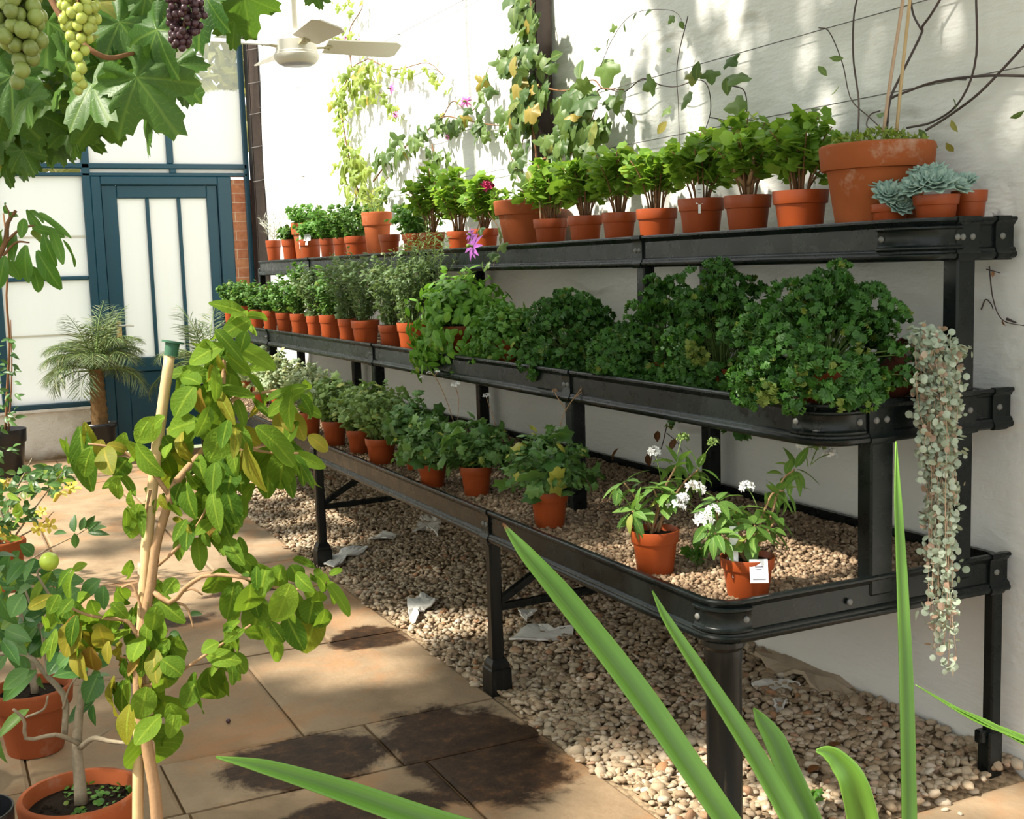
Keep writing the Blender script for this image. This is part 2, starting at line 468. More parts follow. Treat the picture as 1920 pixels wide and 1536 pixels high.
def stone_dado():
    t = NT('flaking_whitewash')
    w = t.ramp(t.noise(5, 6, .65), [(.50, (0, 0, 0)), (.66, (1, 1, 1))])
    z = t.n('ShaderNodeSeparateXYZ', {0: t.n('ShaderNodeTexCoord').outputs['Object']}).outputs['Z']
    low = t.ramp(t.math('ADD', z, t.math('MULTIPLY', t.noise(7, 4), .12)), [(.07, (1, 1, 1)), (.15, (0, 0, 0))])
    col = t.mix(t.math('MULTIPLY', w, .55), (.80, .77, .70), (.52, .47, .38)); col = t.mix(low, col, (.24, .17, .09))
    return t.done(t.pbr(col, .85, t.bump(t.noise(9, 6, .7), .8, .03), .2))
M['dado'] = stone_dado()
M['teal'] = plain('teal_paint', s2l((10, 62, 78)), .4, .5, .05, 60, .15)

def brick():
    t = NT('red_brick')
    v = t.n('ShaderNodeMapping', {'Vector': t.n('ShaderNodeTexCoord').outputs['Object'], 'Rotation': (PI/2, 0, 0)})
    b = t.n('ShaderNodeTexBrick', {'Vector': v, 'Color1': (.36, .11, .05), 'Color2': (.48, .20, .09), 'Mortar': (.55, .48, .38), 'Scale': 4.5, 'Mortar Size': .012, 'Brick Width': .95, 'Row Height': .33})
    return t.done(t.pbr(t.mix(.3, b.outputs['Color'], t.ramp(t.noise(30, 4), [(.3, (.25, .1, .05)), (.7, (.6, .32, .18))])), .85, t.bump(b.outputs['Fac'], -.5, .01), .2))
M['brick'] = brick()

def whitewash_glass():
    t = NT('whitewashed_glass')
    st = t.noise(6, 5, .6, stretch=(5, 1, .35)); col = t.mix(st, (.84, .85, .84), (.95, .95, .94))
    d = t.pbr(col, .25, None, .5)
    tr = t.n('ShaderNodeBsdfTranslucent', {'Color': (.95, .95, .94)})
    return t.done(t.n('ShaderNodeMixShader', {0: .68, 1: d, 2: tr}))
M['white_glass'] = whitewash_glass()
def clear_glass():
    t = NT('clear_glass')
    tr = t.n('ShaderNodeBsdfTransparent', {'Color': (.93, .96, .95)}); g = t.n('ShaderNodeBsdfGlossy', {'Roughness': .02})
    f = t.n('ShaderNodeFresnel', {'IOR': 1.45})
    # a ragged whitewash film ends part of the way up the pane, a thin milky film above it
    z = t.n('ShaderNodeSeparateXYZ', {0: t.n('ShaderNodeTexCoord').outputs['Object']}).outputs['Z']
    e = t.math('ADD', z, t.math('MULTIPLY', t.math('SUBTRACT', t.noise(7, 5, .7), .5), .16))
    m = t.ramp(t.math('SUBTRACT', e, 2.3), [(.455, (1, 1, 1)), (.475, (.14,)*3), (1, (.10,)*3)])
    film = t.n('ShaderNodeMixShader', {0: .55, 1: t.n('ShaderNodeBsdfDiffuse', {'Color': (.9, .9, .88)}), 2: t.n('ShaderNodeBsdfTranslucent', {'Color': (.95, .95, .93)})})
    a = t.n('ShaderNodeMixShader', {0: f, 1: tr, 2: g})
    return t.done(t.n('ShaderNodeMixShader', {0: m, 1: a, 2: film}))
M['clear_glass'] = clear_glass()

def flag():
    t = NT('flagstone')
    oc = t.n('ShaderNodeTexCoord').outputs['Object']
    r = t.n('ShaderNodeNewGeometry').outputs['Random Per Island']
    base = t.ramp(r, [(0, (.27, .185, .11)), (.5, (.335, .24, .15)), (1, (.31, .235, .155))])
    n1 = t.noise(3.5, 6, .65, stretch=(1, .7, 1)); n2 = t.noise(40, 5, .7)
    col = t.mix(t.ramp(n1, [(.36, (0, 0, 0)), (.66, (.85,)*3)]), base, (.16, .105, .06))
    col = t.mix(t.math('MULTIPLY', n2, .35), col, (.42, .32, .21))
    warm = t.ramp(t.noise(2.6, 6, .65, dist=.6), [(.48, (0, 0, 0)), (.66, (.65,)*3)]); col = t.mix(warm, col, (.36, .175, .075))
    wet = None
    nz = t.math('MULTIPLY', t.math('SUBTRACT', t.noise(6, 6, .7, dist=.4), .5), 1.1)
    for (x, y, rx, ry) in ((-1.16, .86, .25, .42), (-1.58, 1.02, .28, .20), (-1.60, .62, .30, .12), (-1.08, 2.0, .16, .16), (-1.95, 2.6, .5, .10), (-1.3, 2.9, .25, .06)):
        v = t.n('ShaderNodeMapping', {'Vector': oc, 'Location': (-x/rx, -y/ry, 0), 'Scale': (1/rx, 1/ry, 0)})
        d = t.n('ShaderNodeVectorMath', {0: v}, operation='LENGTH').outputs['Value']
        s = t.ramp(t.math('ADD', d, nz), [(.82, (1, 1, 1)), (1.05, (0, 0, 0))])
        wet = s if wet is None else t.mix(1.0, wet, s, 'LIGHTEN')
    wetc = t.ramp(t.noise(18, 6, .75), [(.35, (.010, .006, .004)), (.55, (.040, .020, .010)), (.75, (.13, .060, .024))])
    col = t.mix(t.math('MULTIPLY', wet, .95), col, wetc)
    rg = t.mix(wet, (.75,)*3, (.62,)*3)
    h = t.math('ADD', n1, t.math('MULTIPLY', n2, .3))
    return t.done(t.pbr(col, rg, t.bump(h, .35, .02), .12))
M['flag'] = flag()
M['joint'] = plain('joint_mortar', (.20, .125, .06), .9, .1, .4, 60, .4)
def pebbles(name, stops):
    t = NT(name); r = t.n('ShaderNodeNewGeometry').outputs['Random Per Island']
    col = t.ramp(r, stops); nz = t.noise(70, 3)
    col = t.mix(t.math('MULTIPLY', nz, .5), col, (.22, .16, .10))
    return t.done(t.pbr(col, .7, t.bump(nz, .3, .003), .3))
M['gravel'] = pebbles('flint_gravel', [(0, (.24, .165, .095)), (.3, (.38, .285, .185)), (.6, (.48, .385, .27)), (.88, (.56, .47, .36)), (.94, (.36, .16, .065)), (1, (.62, .56, .47))])
M['tray_gravel'] = pebbles('tray_gravel_stone', [(0, (.13, .082, .048)), (.4, (.25, .165, .10)), (.8, (.38, .27, .17)), (.93, (.46, .36, .26)), (1, (.24, .11, .05))])
def gbase(name, a, b, sc):
    t = NT(name); v = t.n('ShaderNodeTexVoronoi', {'Vector': t.n('ShaderNodeTexCoord').outputs['Object'], 'Scale': sc})
    col = t.mix(v.outputs['Color'], a, b); col = t.mix(.5, col, t.mix(t.noise(9, 3), a, b))
    h = t.math('SUBTRACT', 1.0, v.outputs['Distance'])
    return t.done(t.pbr(col, .85, t.bump(h, .9, .012), .15))
M['gravel_base'] = gbase('gravel_bed', (.16, .11, .065), (.40, .30, .19), 55)
M['tray_base'] = gbase('tray_gravel_bed', (.06, .038, .022), (.28, .19, .12), 85)
M['flake'] = plain('paint_flake', (.76, .74, .69), .7, .2, .3, 30, .08)
M['flake_brown'] = plain('plaster_lump', (.42, .34, .25), .85, .2, .4, 25, .25)
M['bamboo'] = plain('bamboo', (.58, .40, .20), .5, .4, .1, 40, .2)
M['cane'] = plain('pale_cane', (.50, .34, .23), .6, .3, .1, 40, .2)
M['post'] = plain('dark_timber_post', (.055, .038, .030), .55, .4, .3, 30, .35)
M['bark'] = plain('palm_trunk', (.18, .11, .05), .9, .1, .9, 40, .5)

def grape(name, c, s):
    t = NT(name); r = t.n('ShaderNodeObjectInfo').outputs['Random']
    col = t.ramp(r, [(0, tuple(v*.75 for v in c)), (1, tuple(min(1, v*1.2) for v in c))])
    col = t.mix(t.math('MULTIPLY', t.noise(50, 3), .3), col, tuple(v*.8+.08 for v in c))
    p = t.pbr(col, .35, None, .5, **{'Subsurface Weight': s, 'Subsurface Radius': (.01, .012, .004), 'Subsurface Scale': 1.0})
    return t.done(p)
M['grape'] = grape('green_grape', (.42, .48, .09), .35)
M['grape_dull'] = grape('olive_grape', (.20, .25, .05), .3)
M['grape_red'] = grape('red_grape', (.045, .010, .018), .05)
M['lime'] = grape('lime_skin', (.40, .52, .05), .15)
# ------------------------------------------------------------------ world and sun
w = bpy.data.worlds.new('sky'); SC.world = w; w.use_nodes = True
bg = w.node_tree.nodes['Background']; bg.inputs[0].default_value = (.94, .97, 1.0, 1); bg.inputs[1].default_value = WORLD
sd = bpy.data.lights.new('sun', 'SUN'); sd.energy = SUN; sd.color = (1.0, .93, .80); sd.angle = .042
so = bpy.data.objects.new('sun', sd); COL.objects.link(so)
el, az = math.radians(SUN_EL), math.radians(SUN_AZ)
SUND = A([math.cos(el)*math.cos(az), math.cos(el)*math.sin(az), -math.sin(el)])   # travels towards the white wall
so.rotation_euler = Vector(SUND).to_track_quat('-Z', 'Y').to_euler(); so.location = (-6, 2, 8)
vs = SC.view_settings; vs.view_transform = 'Standard'; vs.look = 'None'; vs.gamma = 1; vs.use_curve_mapping = False; vs.exposure = EXPO

cy = SC.cycles; cy.max_bounces = 6; cy.diffuse_bounces = 3; cy.glossy_bounces = 2; cy.transmission_bounces = 4; cy.transparent_max_bounces = 6
# ------------------------------------------------------------------ the setting
YW = 7.45
m = MB()
rows = [-2.6, -1.9, -1.25, -.55, .08, .86, 1.205, 2.03, 2.75, 3.35, 4.1, 4.75, 5.5, 6.2, 6.85, 7.46]
cols = {3: [-1.30, -.55], 4: [-1.30, -1.95], 5: [-1.365, -1.96, -2.7], 6: [-1.545, -2.3], 7: [-1.22, -1.85, -2.5]}
def slab(x0, x1, y0, y1):
    g = .004; c = .010; j = rng.uniform(-.002, .002)
    x0 += g; x1 -= g; y0 += g; y1 -= g; z = j
    jj = rng.uniform(-.004, .004, 8)
    o = [(x0+jj[0], y0+jj[1]), (x1+jj[2], y0+jj[3]), (x1+jj[4], y1+jj[5]), (x0+jj[6], y1+jj[7])]
    cx, cy = (x0+x1)/2, (y0+y1)/2
    V = [(x, y, z-.02) for x, y in o]+[(x, y, z-.004) for x, y in o]+[(x+c*np.sign(cx-x), y+c*np.sign(cy-y), z) for x, y in o]
    F = [(a+k, b+k, b+k+4, a+k+4) for k in (0, 4) for a, b in ((0, 1), (1, 2), (2, 3), (3, 0))]+[(8, 9, 10, 11)]
    m.add(V, F, 0)
for i in range(len(rows)-1):
    y0, y1 = rows[i], rows[i+1]
    near = y1 <= .09
    x1 = .02 if y1 < -.02 else -.93
    xs = cols.get(i-0) if (i in cols) else None
    if xs is None:
        xs = []; x = x1-rng.uniform(.4, .8)
        while x > -4.2: xs.append(x); x -= rng.uniform(.5, .9)
    xs = sorted([x for x in xs if x < x1-.1]+[-4.6])
    x = xs[-1]
    while xs[0] > -4.5: xs.insert(0, xs[0]-.7)
    xs = xs+[x1]
    for a, b in zip(xs[:-1], xs[1:]): slab(a, b, y0, y1)
slab(-.93, .02, -.55, -.03)
box(m, (-4.7, -2.7, -.06), (.05, 7.46, -.012), 1)
struct(m, 'floor', [M['flag'], M['joint']], label='worn tan flagstone floor with dark damp patches')
m = MB(); box(m, (-40, 7.6, -.3), (30, 60, -.12)); box(m, (-40, -30, -.3), (-4.7, 7.6, -.12)); box(m, (-4.7, -30, -.3), (30, -2.7, -.12))
struct(m, 'ground', [plain('outdoor_ground', (.22, .24, .14), .9)], label='ground outside the greenhouse')

# long white wall
m = MB()
ny, nz = 60, 30; V = []; F = []
for i in range(ny+1):
    for j in range(nz+1):
        y = -2.7+(YW+.2+2.7)*i/ny; z = -.05+4.25*j/nz
        V.append((0.004+.010*math.sin(y*1.7+z*2.1)*math.sin(z*3.3+.4)+rng.normal()*.0015 if z > 1.45 else .004, y, z))
for i in range(ny):
    for j in range(nz): a = i*(nz+1)+j; F.append((a, a+1, a+nz+2, a+nz+1))
m.add(V, F); box(m, (.03, -2.7, -.05), (.30, YW+.2, 4.2))
struct(m, 'wall_right', [M['plaster']], smooth=True, label='long rough whitewashed wall behind the staging')

# far wall: dado, glazing bars, whitewashed panes, door
wl = MB()
box(wl, (-4.6, YW, -.05), (-1.33, YW+.22, .375), 0)
box(wl, (-4.6, YW-.02, .365), (-1.33, YW+.22, .385), 0)
struct(wl, 'wall_back', [M['dado']], label='flaking whitewashed masonry base of the far wall')
m = MB(); box(m, (-.235, YW+.01, 0), (-.075, YW+.2, 2.085))
struct(m, 'wall_pier', [M['brick']], label='narrow red brick pier between door and corner')
def rail(m, x0, x1, z0, z1, d=.05): box(m, (x0, YW-.01, z0), (x1, YW-.01+d, z1), 0, .006)
m = MB()
rail(m, -4.6, -1.33, .385, .425, .08)
for xx in (-1.985, -2.75, -3.5, -4.3): rail(m, xx-.03, xx+.03, .425, 3.5, .07)
rail(m, -1.345, -1.285, .0, 4.1, .08)
rail(m, -4.6, -1.345, 1.34, 1.37); rail(m, -4.6, -.1, 2.165, 2.205, .07); rail(m, -4.6, -.1, 3.50, 3.56)
rail(m, -.715, -.665, 2.205, 3.5); rail(m, -.125, -.085, 0, 3.5, .05)
rail(m, -.70, -.65, 2.13, 2.165)
rail(m, -4.6, -.1, 2.108, 2.135, .07)
struct(m, 'trim_1', [M['teal']], label='teal glazing bars of the far wall')
def pane(name, x0, x1, z0, z1, mat, label):
    g = MB(); box(g, (x0, YW+.012, z0), (x1, YW+.018, z1)); return struct(g, name, [mat], label=label)
k = 0
for (x0, x1) in ((-1.955, -1.345), (-2.72, -2.015), (-3.47, -2.78), (-4.27, -3.53)):
    for (z0, z1) in ((.425, .93), (.94, 1.34), (1.37, 1.66), (1.67, 2.108), (2.205, 3.5)):
        k += 1; tag(pane('window_%d' % k, x0, x1, z0, z1, M['white_glass'], 'whitewashed pane of the far wall'), group='whitewashed panes of the far wall')
pane('window_%d' % (k+1), -1.285, -.715, 2.205, 3.5, M['clear_glass'], 'half whitewashed pane above the door')
pane('window_%d' % (k+2), -.665, -.125, 2.205, 3.5, M['clear_glass'], 'half whitewashed pane in the corner')
pane('window_%d' % (k+3), -1.285, -.125, 2.135, 2.165, M['white_glass'], 'thin strip of glass above the door frame')
pane('window_%d' % (k+4), -4.6, -.1, 3.56, 4.1, M['white_glass'], 'top strip of whitewashed glass')

m = MB(); box(m, (-4.75, -2.7, -.05), (-4.6, YW+.2, .8)); struct(m, 'wall_left', [M['dado']], label='low masonry base of the glazed left side')
m = MB()
for i in range(14): box(m, (-4.66, -2.7+i*.78, .8), (-4.62, -2.66+i*.78, 2.4))
struct(m, 'trim_3', [M['teal']], label='teal glazing bars of the left side')
m = MB(); box(m, (-4.645, -2.66, .8), (-4.64, YW, 2.4)); struct(m, 'window_40', [M['white_glass']], label='whitewashed glazing of the left side')
# lapped glass joints
m = MB()
for z in (.935, 1.665): box(m, (-1.955, YW+.006, z-.006), (-1.345, YW+.022, z+.006))
struct(m, 'trim_2', [plain('putty_strip', (.55, .52, .42), .6)], label='grey lap strips across the whitewashed panes')

m = MB()
rail(m, -1.285, -1.215, 0, 2.108, .10); rail(m, -.34, -.235, 0, 2.108, .10); rail(m, -1.215, -.34, 2.045, 2.108, .10)
fr = struct(m, 'door_frame', [M['teal']], label='dark teal frame around the glazed door')
xl, xr = -1.213, -.342
def dbox(m, x0, x1, z0, z1, y=YW+.015, d=.045): box(m, (x0, y, z0), (x1, y+d, z1), 0, .006)
m = MB()
dbox(m, xl, -1.100, .01, 2.043); dbox(m, -.425, xr, .01, 2.043); dbox(m, -1.100, -.425, 1.945, 2.043); dbox(m, -1.100, -.425, .62, .73); dbox(m, -1.100, -.425, .01, .16)
dbox(m, -.892, -.865, .73, 1.945); dbox(m, -.655, -.628, .73, 1.945)
door = struct(m, 'door_1', [M['teal']], label='teal door with three tall whitewashed panes')
m = MB(); dbox(m, -1.10, -.425, .16, .62, YW+.03, .02); o = m.build('lower_panel', M['teal'], door, False)
for (a, b) in ((-1.100, -.892), (-.865, -.655), (-.628, -.425)):
    m = MB(); box(m, (a, YW+.035, .73), (b, YW+.041, 1.945)); m.build('pane', M['white_glass'], door, False)
m = MB(); box(m, (-1.172, YW+.004, .86), (-1.132, YW+.016, 1.02), 0, .003); o = m.build('door_handle', M['brass'], door, False); o['label'] = 'brass lever handle'
m = MB(); tube(m, [(-1.152, YW+.006, .985), (-1.152, YW-.045, .985), (-1.10, YW-.052, .985), (-1.05, YW-.05, .98)], .007, 8); m.build('lever', M['white_enamel'], o)

# corner pillar and wall post
m = MB(); box(m, (-.085, 7.30, 0), (-.004, 7.43, 4.0), 0, .008)
tag(m.build('corner_pillar', M['post']), 'dark timber pillar in the far corner beside the glazed wall', 'pillar')
m = MB(); box(m, (-.085, 2.44, 1.425), (-.006, 2.51, 3.7), 0, .006)
tag(m.build('wall_post', M['post']), 'dark timber post fixed to the white wall behind the pots', 'post')
# roof bars of the lean-to, above the picture
m = MB()
bar(m, (-4.58, -2.5, 2.42), (-4.58, 7.5, 2.42), .07, .07)
bar(m, (-4.55, 3.4, 2.47), (0.0, 3.4, 4.17), .05, .08)
struct(m, 'ceiling', [plain('white_roof_bar', (.75, .75, .72), .5)], label='white glazing bars of the lean-to roof')
# ------------------------------------------------------------------ the iron staging
XB, XM, XT = -.93, -.629, -.351
ZB, ZM, ZT = .595, 1.014, 1.434
YE, XBK, RIMH = 6.36, -.03, .102
JY = (1.247, 3.143, 5.054)

class Path:
    def __init__(self, xf, rad):
        P = []; Nn = []
        def add(p, n): P.append(p); Nn.append(n)
        add((XBK, 0), (0, -1))
        for i in range(13):
            a = -PI/2-PI/2*i/12
            add((xf+rad+rad*math.cos(a), rad+rad*math.sin(a)), (math.cos(a), math.sin(a)))
        for i in range(13):
            a = PI-PI/2*i/12
            add((xf+rad+rad*math.cos(a), YE-rad+rad*math.sin(a)), (math.cos(a), math.sin(a)))
        add((XBK, YE), (0, 1))
        self.P, self.N = A(P, float), A(Nn, float)
        self.s = np.concatenate([[0], np.cumsum(np.linalg.norm(np.diff(self.P, axis=0), axis=1))])
        self.xf, self.rad = xf, rad
    def get(self, s):
        p = A([np.interp(s, self.s, self.P[:, i]) for i in (0, 1)]).T; n = A([np.interp(s, self.s, self.N[:, i]) for i in (0, 1)]).T
        return p, unit(n)
    def sub(self, a, b):
        ss = [a]+[v for v in self.s if a+1e-4 < v < b-1e-4]+[b]
        return self.get(A(ss))
    def s_end(self, X): return abs(XBK-X)                                # along the near end
    def s_front(self, Y): return self.s[13]+(Y-self.rad)
def sweep(m, pts, nrm, prof, z, mi=0, closed=True):
    n = len(pts); k = len(prof); V = []
    for (p, q) in zip(pts, nrm):
        for (o, dz) in prof: V.append((p[0]+q[0]*o, p[1]+q[1]*o, z+dz))
    F = [(i*k+j, (i+1)*k+j, (i+1)*k+(j+1) % k, i*k+(j+1) % k) for i in range(n-1) for j in range(k if closed else k-1)]
    if closed: F.append(tuple(range(k))); F.append(tuple(range((n-1)*k+k-1, (n-1)*k-1, -1)))
    m.add(V, F, mi)
RIM = [(-.020, -.002), (-.016, 0), (-.003, 0), (.0, -.003), (.0, -.008), (-.006, -.013), (-.008, -.018), (-.012, -.021), (-.012, -.072),
       (-.007, -.075), (-.004, -.079), (-.004, -.083), (.0, -.087), (.0, -.094), (-.004, -.099), (-.012, -.102), (-.020, -.102)]
PLATE = [(-.013, -.017), (-.003, -.018), (.001, -.021), (.001, -.025), (-.004, -.028), (-.006, -.031), (-.006, -.063), (-.004, -.066), (.001, -.069), (.001, -.073), (-.003, -.077), (-.013, -.078)]
JOINT = [(-.013, .002), (.002, .002), (.0035, -.003), (.0035, -.010), (-.003, -.015), (-.005, -.022), (-.005, -.074), (-.002, -.080), (-.0, -.085), (.0035, -.088), (.0035, -.096), (-.002, -.1035), (-.013, -.1035)]
def rivets(m, path, ss, z, mi=1):
    p, n = path.get(A(ss))
    d = np.concatenate([n, np.zeros((len(n), 1))], 1)
    P = np.concatenate([p-n*.005, np.full((len(n), 1), z)], 1)
    Mx = frames(d, np.tile([0, 0, 1.], (len(n), 1)), .006, .0085, .0085)
    m.inst(T_SPH, Mx, P, mi)

stg = thing('plant_staging', 'long three-tier black iron plant staging against the white wall', 'plant staging', (0, 0, 0))
PATHS = []
def deck(m, pa, off, z0, z1, mi=0):
    P = pa.P-pa.N*off; k = len(P)
    V = [(x, y, z) for z in (z0, z1) for x, y in P]
    m.add(V, [tuple(range(k-1, -1, -1)), tuple(range(k, 2*k))]+[(i, (i+1) % k, k+(i+1) % k, k+i) for i in range(k)], mi)
for (nm, xf, zt, rad, ends) in (('lower_tray', XB, ZB, .075, (-.075,)), ('middle_tray', XM, ZM, .10, (-.455, -.19, -.075)), ('upper_tray', XT, ZT, .12, (-.19, -.075))):
    pa = Path(xf, rad); PATHS.append(pa)
    m = MB(); deck(m, pa, .018, zt-.082, zt-.040); tray = m.build(nm, M['iron'], stg, False)
    m = MB(); p, n = pa.sub(0, pa.s[-1]); sweep(m, p, n, RIM, zt)
    m.build('rim', M['iron'], tray, True).data.set_sharp_from_angle(angle=.7)
    m = MB(); box(m, (XBK-.012, .02, zt-.105), (XBK+.004, YE-.02, zt-.012)); m.build('back_rail', M['iron'], tray, False)
    # plate bolted round the near corner
    m = MB(); s0, s1 = pa.s[1]-.022, pa.s[13]+.022
    p, n = pa.sub(s0, s1); sweep(m, p, n, PLATE, zt); rivets(m, pa, [s0+.014, s1-.014], zt-.047)
    o = m.build('corner_plate', [M['iron'], M['rivet']], tray, True); o.data.set_sharp_from_angle(angle=.7)
    for X in ends:
        w = .075 if X < -.1 else .045
        m = MB(); s = pa.s_end(X); p, n = pa.sub(s-w/2, s+w/2); sweep(m, p, n, JOINT, zt)
        rivets(m, pa, [s-.016, s+.016] if X < -.1 else [s], zt-.047)
        m.build('joint_plate', [M['iron'], M['rivet']], tray, True).data.set_sharp_from_angle(angle=.7)
    for Y in JY:
        m = MB(); s = pa.s_front(Y); p, n = pa.sub(s-.026, s+.026); sweep(m, p, n, JOINT, zt); rivets(m, pa, [s-.012, s+.012], zt-.047)
        m.build('joint_plate', [M['iron'], M['rivet']], tray, True).data.set_sharp_from_angle(angle=.7)
    if nm == 'lower_tray':
        m = MB(); rivets(m, pa, [pa.s_end(-.24), pa.s_end(-.55)], zt-.052, 0); m.build('bolt', M['rivet'], tray)

def leg(x, y, w=.040):
    m = MB(); z1 = ZB-RIMH+.004
    box(m, (x-w/2, y-w/2, .10), (x+w/2, y+w/2, z1), 0, .007)
    lo = w/2+.015
    V = []
    for (h, z) in ((lo, -.015), (lo, .078), (lo-.004, .083), (lo-.004, .094), (w/2+.002, .112)): V += [(x-h, y-h, z), (x+h, y-h, z), (x+h, y+h, z), (x-h, y+h, z)]
    F = [(i*4+j, i*4+(j+1) % 4, i*4+4+(j+1) % 4, i*4+4+j) for i in range(4) for j in range(4)]+[(3, 2, 1, 0), (16, 17, 18, 19)]
    m.add(V, F)
    box(m, (x-w/2-.012, y-w/2-.012, z1-.012), (x+w/2+.012, y+w/2+.012, z1), 0, .003)
    return m.build('leg', M['scuffed'], stg, False)
for Y in JY+(YE-.05,):
    leg(XB+.030, Y)
    for (z, dz, dx) in ((.292, .195, .36), (.275, .004, .42)):
        m = MB(); bar(m, (XB+.045, Y, z), (XB+.045+dx, Y+.012, z+dz), .022, .022); m.build('brace', M['iron'], stg, False)
# stout round corner leg
m = MB(); lathe(m, [(.045, -.015), (.045, .02), (.040, .03), (.040, .44), (.043, .455), (.043, .475), (.050, .485), (.050, ZB-RIMH+.004)], 20, (XB+.055, .055, 0), cap0=True, cap1=True, wob=.02)
m.build('leg', M['scuffed'], stg, True).data.set_sharp_from_angle(angle=.6)
m = MB(); box(m, (-.085, .004, -.012), (-.050, .036, ZB-RIMH+.004), 0, .004); box(m, (-.094, .0, -.012), (-.046, .042, .13), 0, .004); box(m, (-.115, .01, .10), (-.046, .034, .135), 0, .004)
m.build('leg', M['iron'], stg, False)
m = MB(); box(m, (-.075, YE-.045, -.012), (-.035, YE-.01, ZB-RIMH+.004), 0, .004); m.build('leg', M['iron'], stg, False)
def upright(x0, x1, y0, y1, z0, z1):
    m = MB(); box(m, (x0, y0, z0), (x1, y1, z1), 0, .005); m.build('upright', M['iron'], stg, False)
upright(-.485, -.415, .006, .056, ZB-.05, ZM-.05)
upright(-.220, -.160, .006, .056, ZB-.05, ZM-.05); upright(-.220, -.160, .006, .056, ZM-.05, ZT-.05)
for Y in JY+(YE-.06,):
    upright(XM+.012, XM+.062, Y-.025, Y+.025, ZB-.05, ZM-.05)
    upright(XT+.012, XT+.058, Y-.022, Y+.022, ZM-.05, ZT-.05)
    upright(-.090, -.040, Y-.025, Y+.025, ZB-.05, ZM-.05); upright(-.090, -.040, Y-.025, Y+.025, ZM-.05, ZT-.05)

# ------------------------------------------------------------------ gravel
def ico(sub, seed):
    import bmesh
    b = bmesh.new(); bmesh.ops.create_icosphere(b, subdivisions=sub, radius=1.0)
    r = np.random.default_rng(seed); b.verts.ensure_lookup_table()
    V = A([v.co[:] for v in b.verts])*(1+r.uniform(-.17, .17, (len(b.verts), 1))); F = [tuple(v.index for v in f.verts) for f in b.faces]
    b.free(); return mk(V, F)
ST1 = [ico(1, s) for s in range(3)]; ST2 = [ico(2, s) for s in range(4)]
def stones(m, P, size, flat, tpls, tilt=.35, mi=0):
    N = len(P); s = size*rng.lognormal(0, .25, N)
    n = unit(A([0, 0, 1.])+rng.normal(size=(N, 3))*tilt); a = rng.uniform(0, 2*PI, N)
    d = np.stack([np.cos(a), np.sin(a), np.zeros(N)], 1); d = unit(d-n*np.sum(d*n, 1)[:, None])
    Mx = frames(d, n, s, s*rng.uniform(.6, .95, N), s*flat*rng.uniform(.7, 1.3, N))
    w = rng.integers(0, len(tpls), N)
    for i, t in enumerate(tpls): m.inst(t, Mx[w == i], P[w == i], mi)
def edge_x(y): return XB+.0+.012*np.sin(y*7)+.012*np.sin(y*17+1)
def gz(x, y): return .006+.010*np.sin(x*7+y*3)*np.sin(y*5.3)+.035*np.clip((x+.7)/.7, 0, 1)
m = MB()
gx, gy = np.meshgrid(np.linspace(XB-.004, -.001, 26), np.linspace(-.03, 6.6, 90)); gzv = gz(gx, gy)-.010
gzv = np.where(gx < XB+.03, -.004, gzv); gzv = np.where(gy < .03, -.004, gzv)
V = np.stack([gx.ravel(), gy.ravel(), gzv.ravel()], 1); F = [(i*26+j, i*26+j+1, i*26+27+j, i*26+26+j) for i in range(89) for j in range(25)]
m.add(V, F, 1)
def scat(n, y0, y1, x0, x1):
    y = rng.uniform(y0, y1, n); x = rng.uniform(x0, x1, n); return x, y
for (n, y0, y1, size, tp) in ((5200, -.03, 1.5, .0125, ST2), (7500, 1.5, 4.0, .0125, ST1), (6500, 4.0, 6.6, .0135, ST1)):
    x, y = scat(n, y0, y1, XB-.02, -.004)
    k = x > edge_x(y); x, y = x[k], y[k]
    stones(m, np.stack([x, y, gz(x, y)+rng.uniform(-.006, .004, len(x))], 1), size, .5, tp)
g = m.build('gravel', [M['gravel'], M['gravel_base']])
tag(g, 'tan flint gravel bed under the staging', 'gravel', kind='stuff')

def tray_gravel(xf, zt, near, name, label, n, size):
    m = MB(); z = zt-.036
    pa = [q for q in PATHS if q.xf == xf][0]; deck(m, pa, .0215, z-.012, z-.002, 1)
    for (y0, y1, k) in near:
        x, y = scat(int(n*k), y0, y1, xf+.028, XBK-.024); rr = pa.rad-.03; cx = xf+pa.rad; k2 = ~((x < cx) & (y < pa.rad) & (np.hypot(x-cx, y-pa.rad) > rr)); x, y = x[k2], y[k2]
        stones(m, np.stack([x, y, z+rng.uniform(-.004, .002, len(x))], 1), size, .7, ST1, .5)
    o = m.build(name, [M['tray_gravel'], M['tray_base']])
    tag(o, label, 'gravel', kind='stuff'); return z
ZGB = tray_gravel(XB, ZB, ((.025, 2.0, 1.0), (2.0, 4.0, .55), (4.0, 6.3, .2)), 'tray_gravel', 'brown gravel filling the lowest tray of the staging', 12500, .0072)
ZGM = tray_gravel(XM, ZM, ((.025, 1.3, 1.0),), 'tray_gravel', 'dark gravel in the middle tray under the parsley pots', 4200, .0065)
ZGT = ZT-.030
m = MB(); deck(m, PATHS[2], .0215, ZT-.042, ZGT); tag(m.build('tray_gravel', M['tray_base']), 'gravel bedding of the highest tray under the pots', 'gravel', kind='stuff')
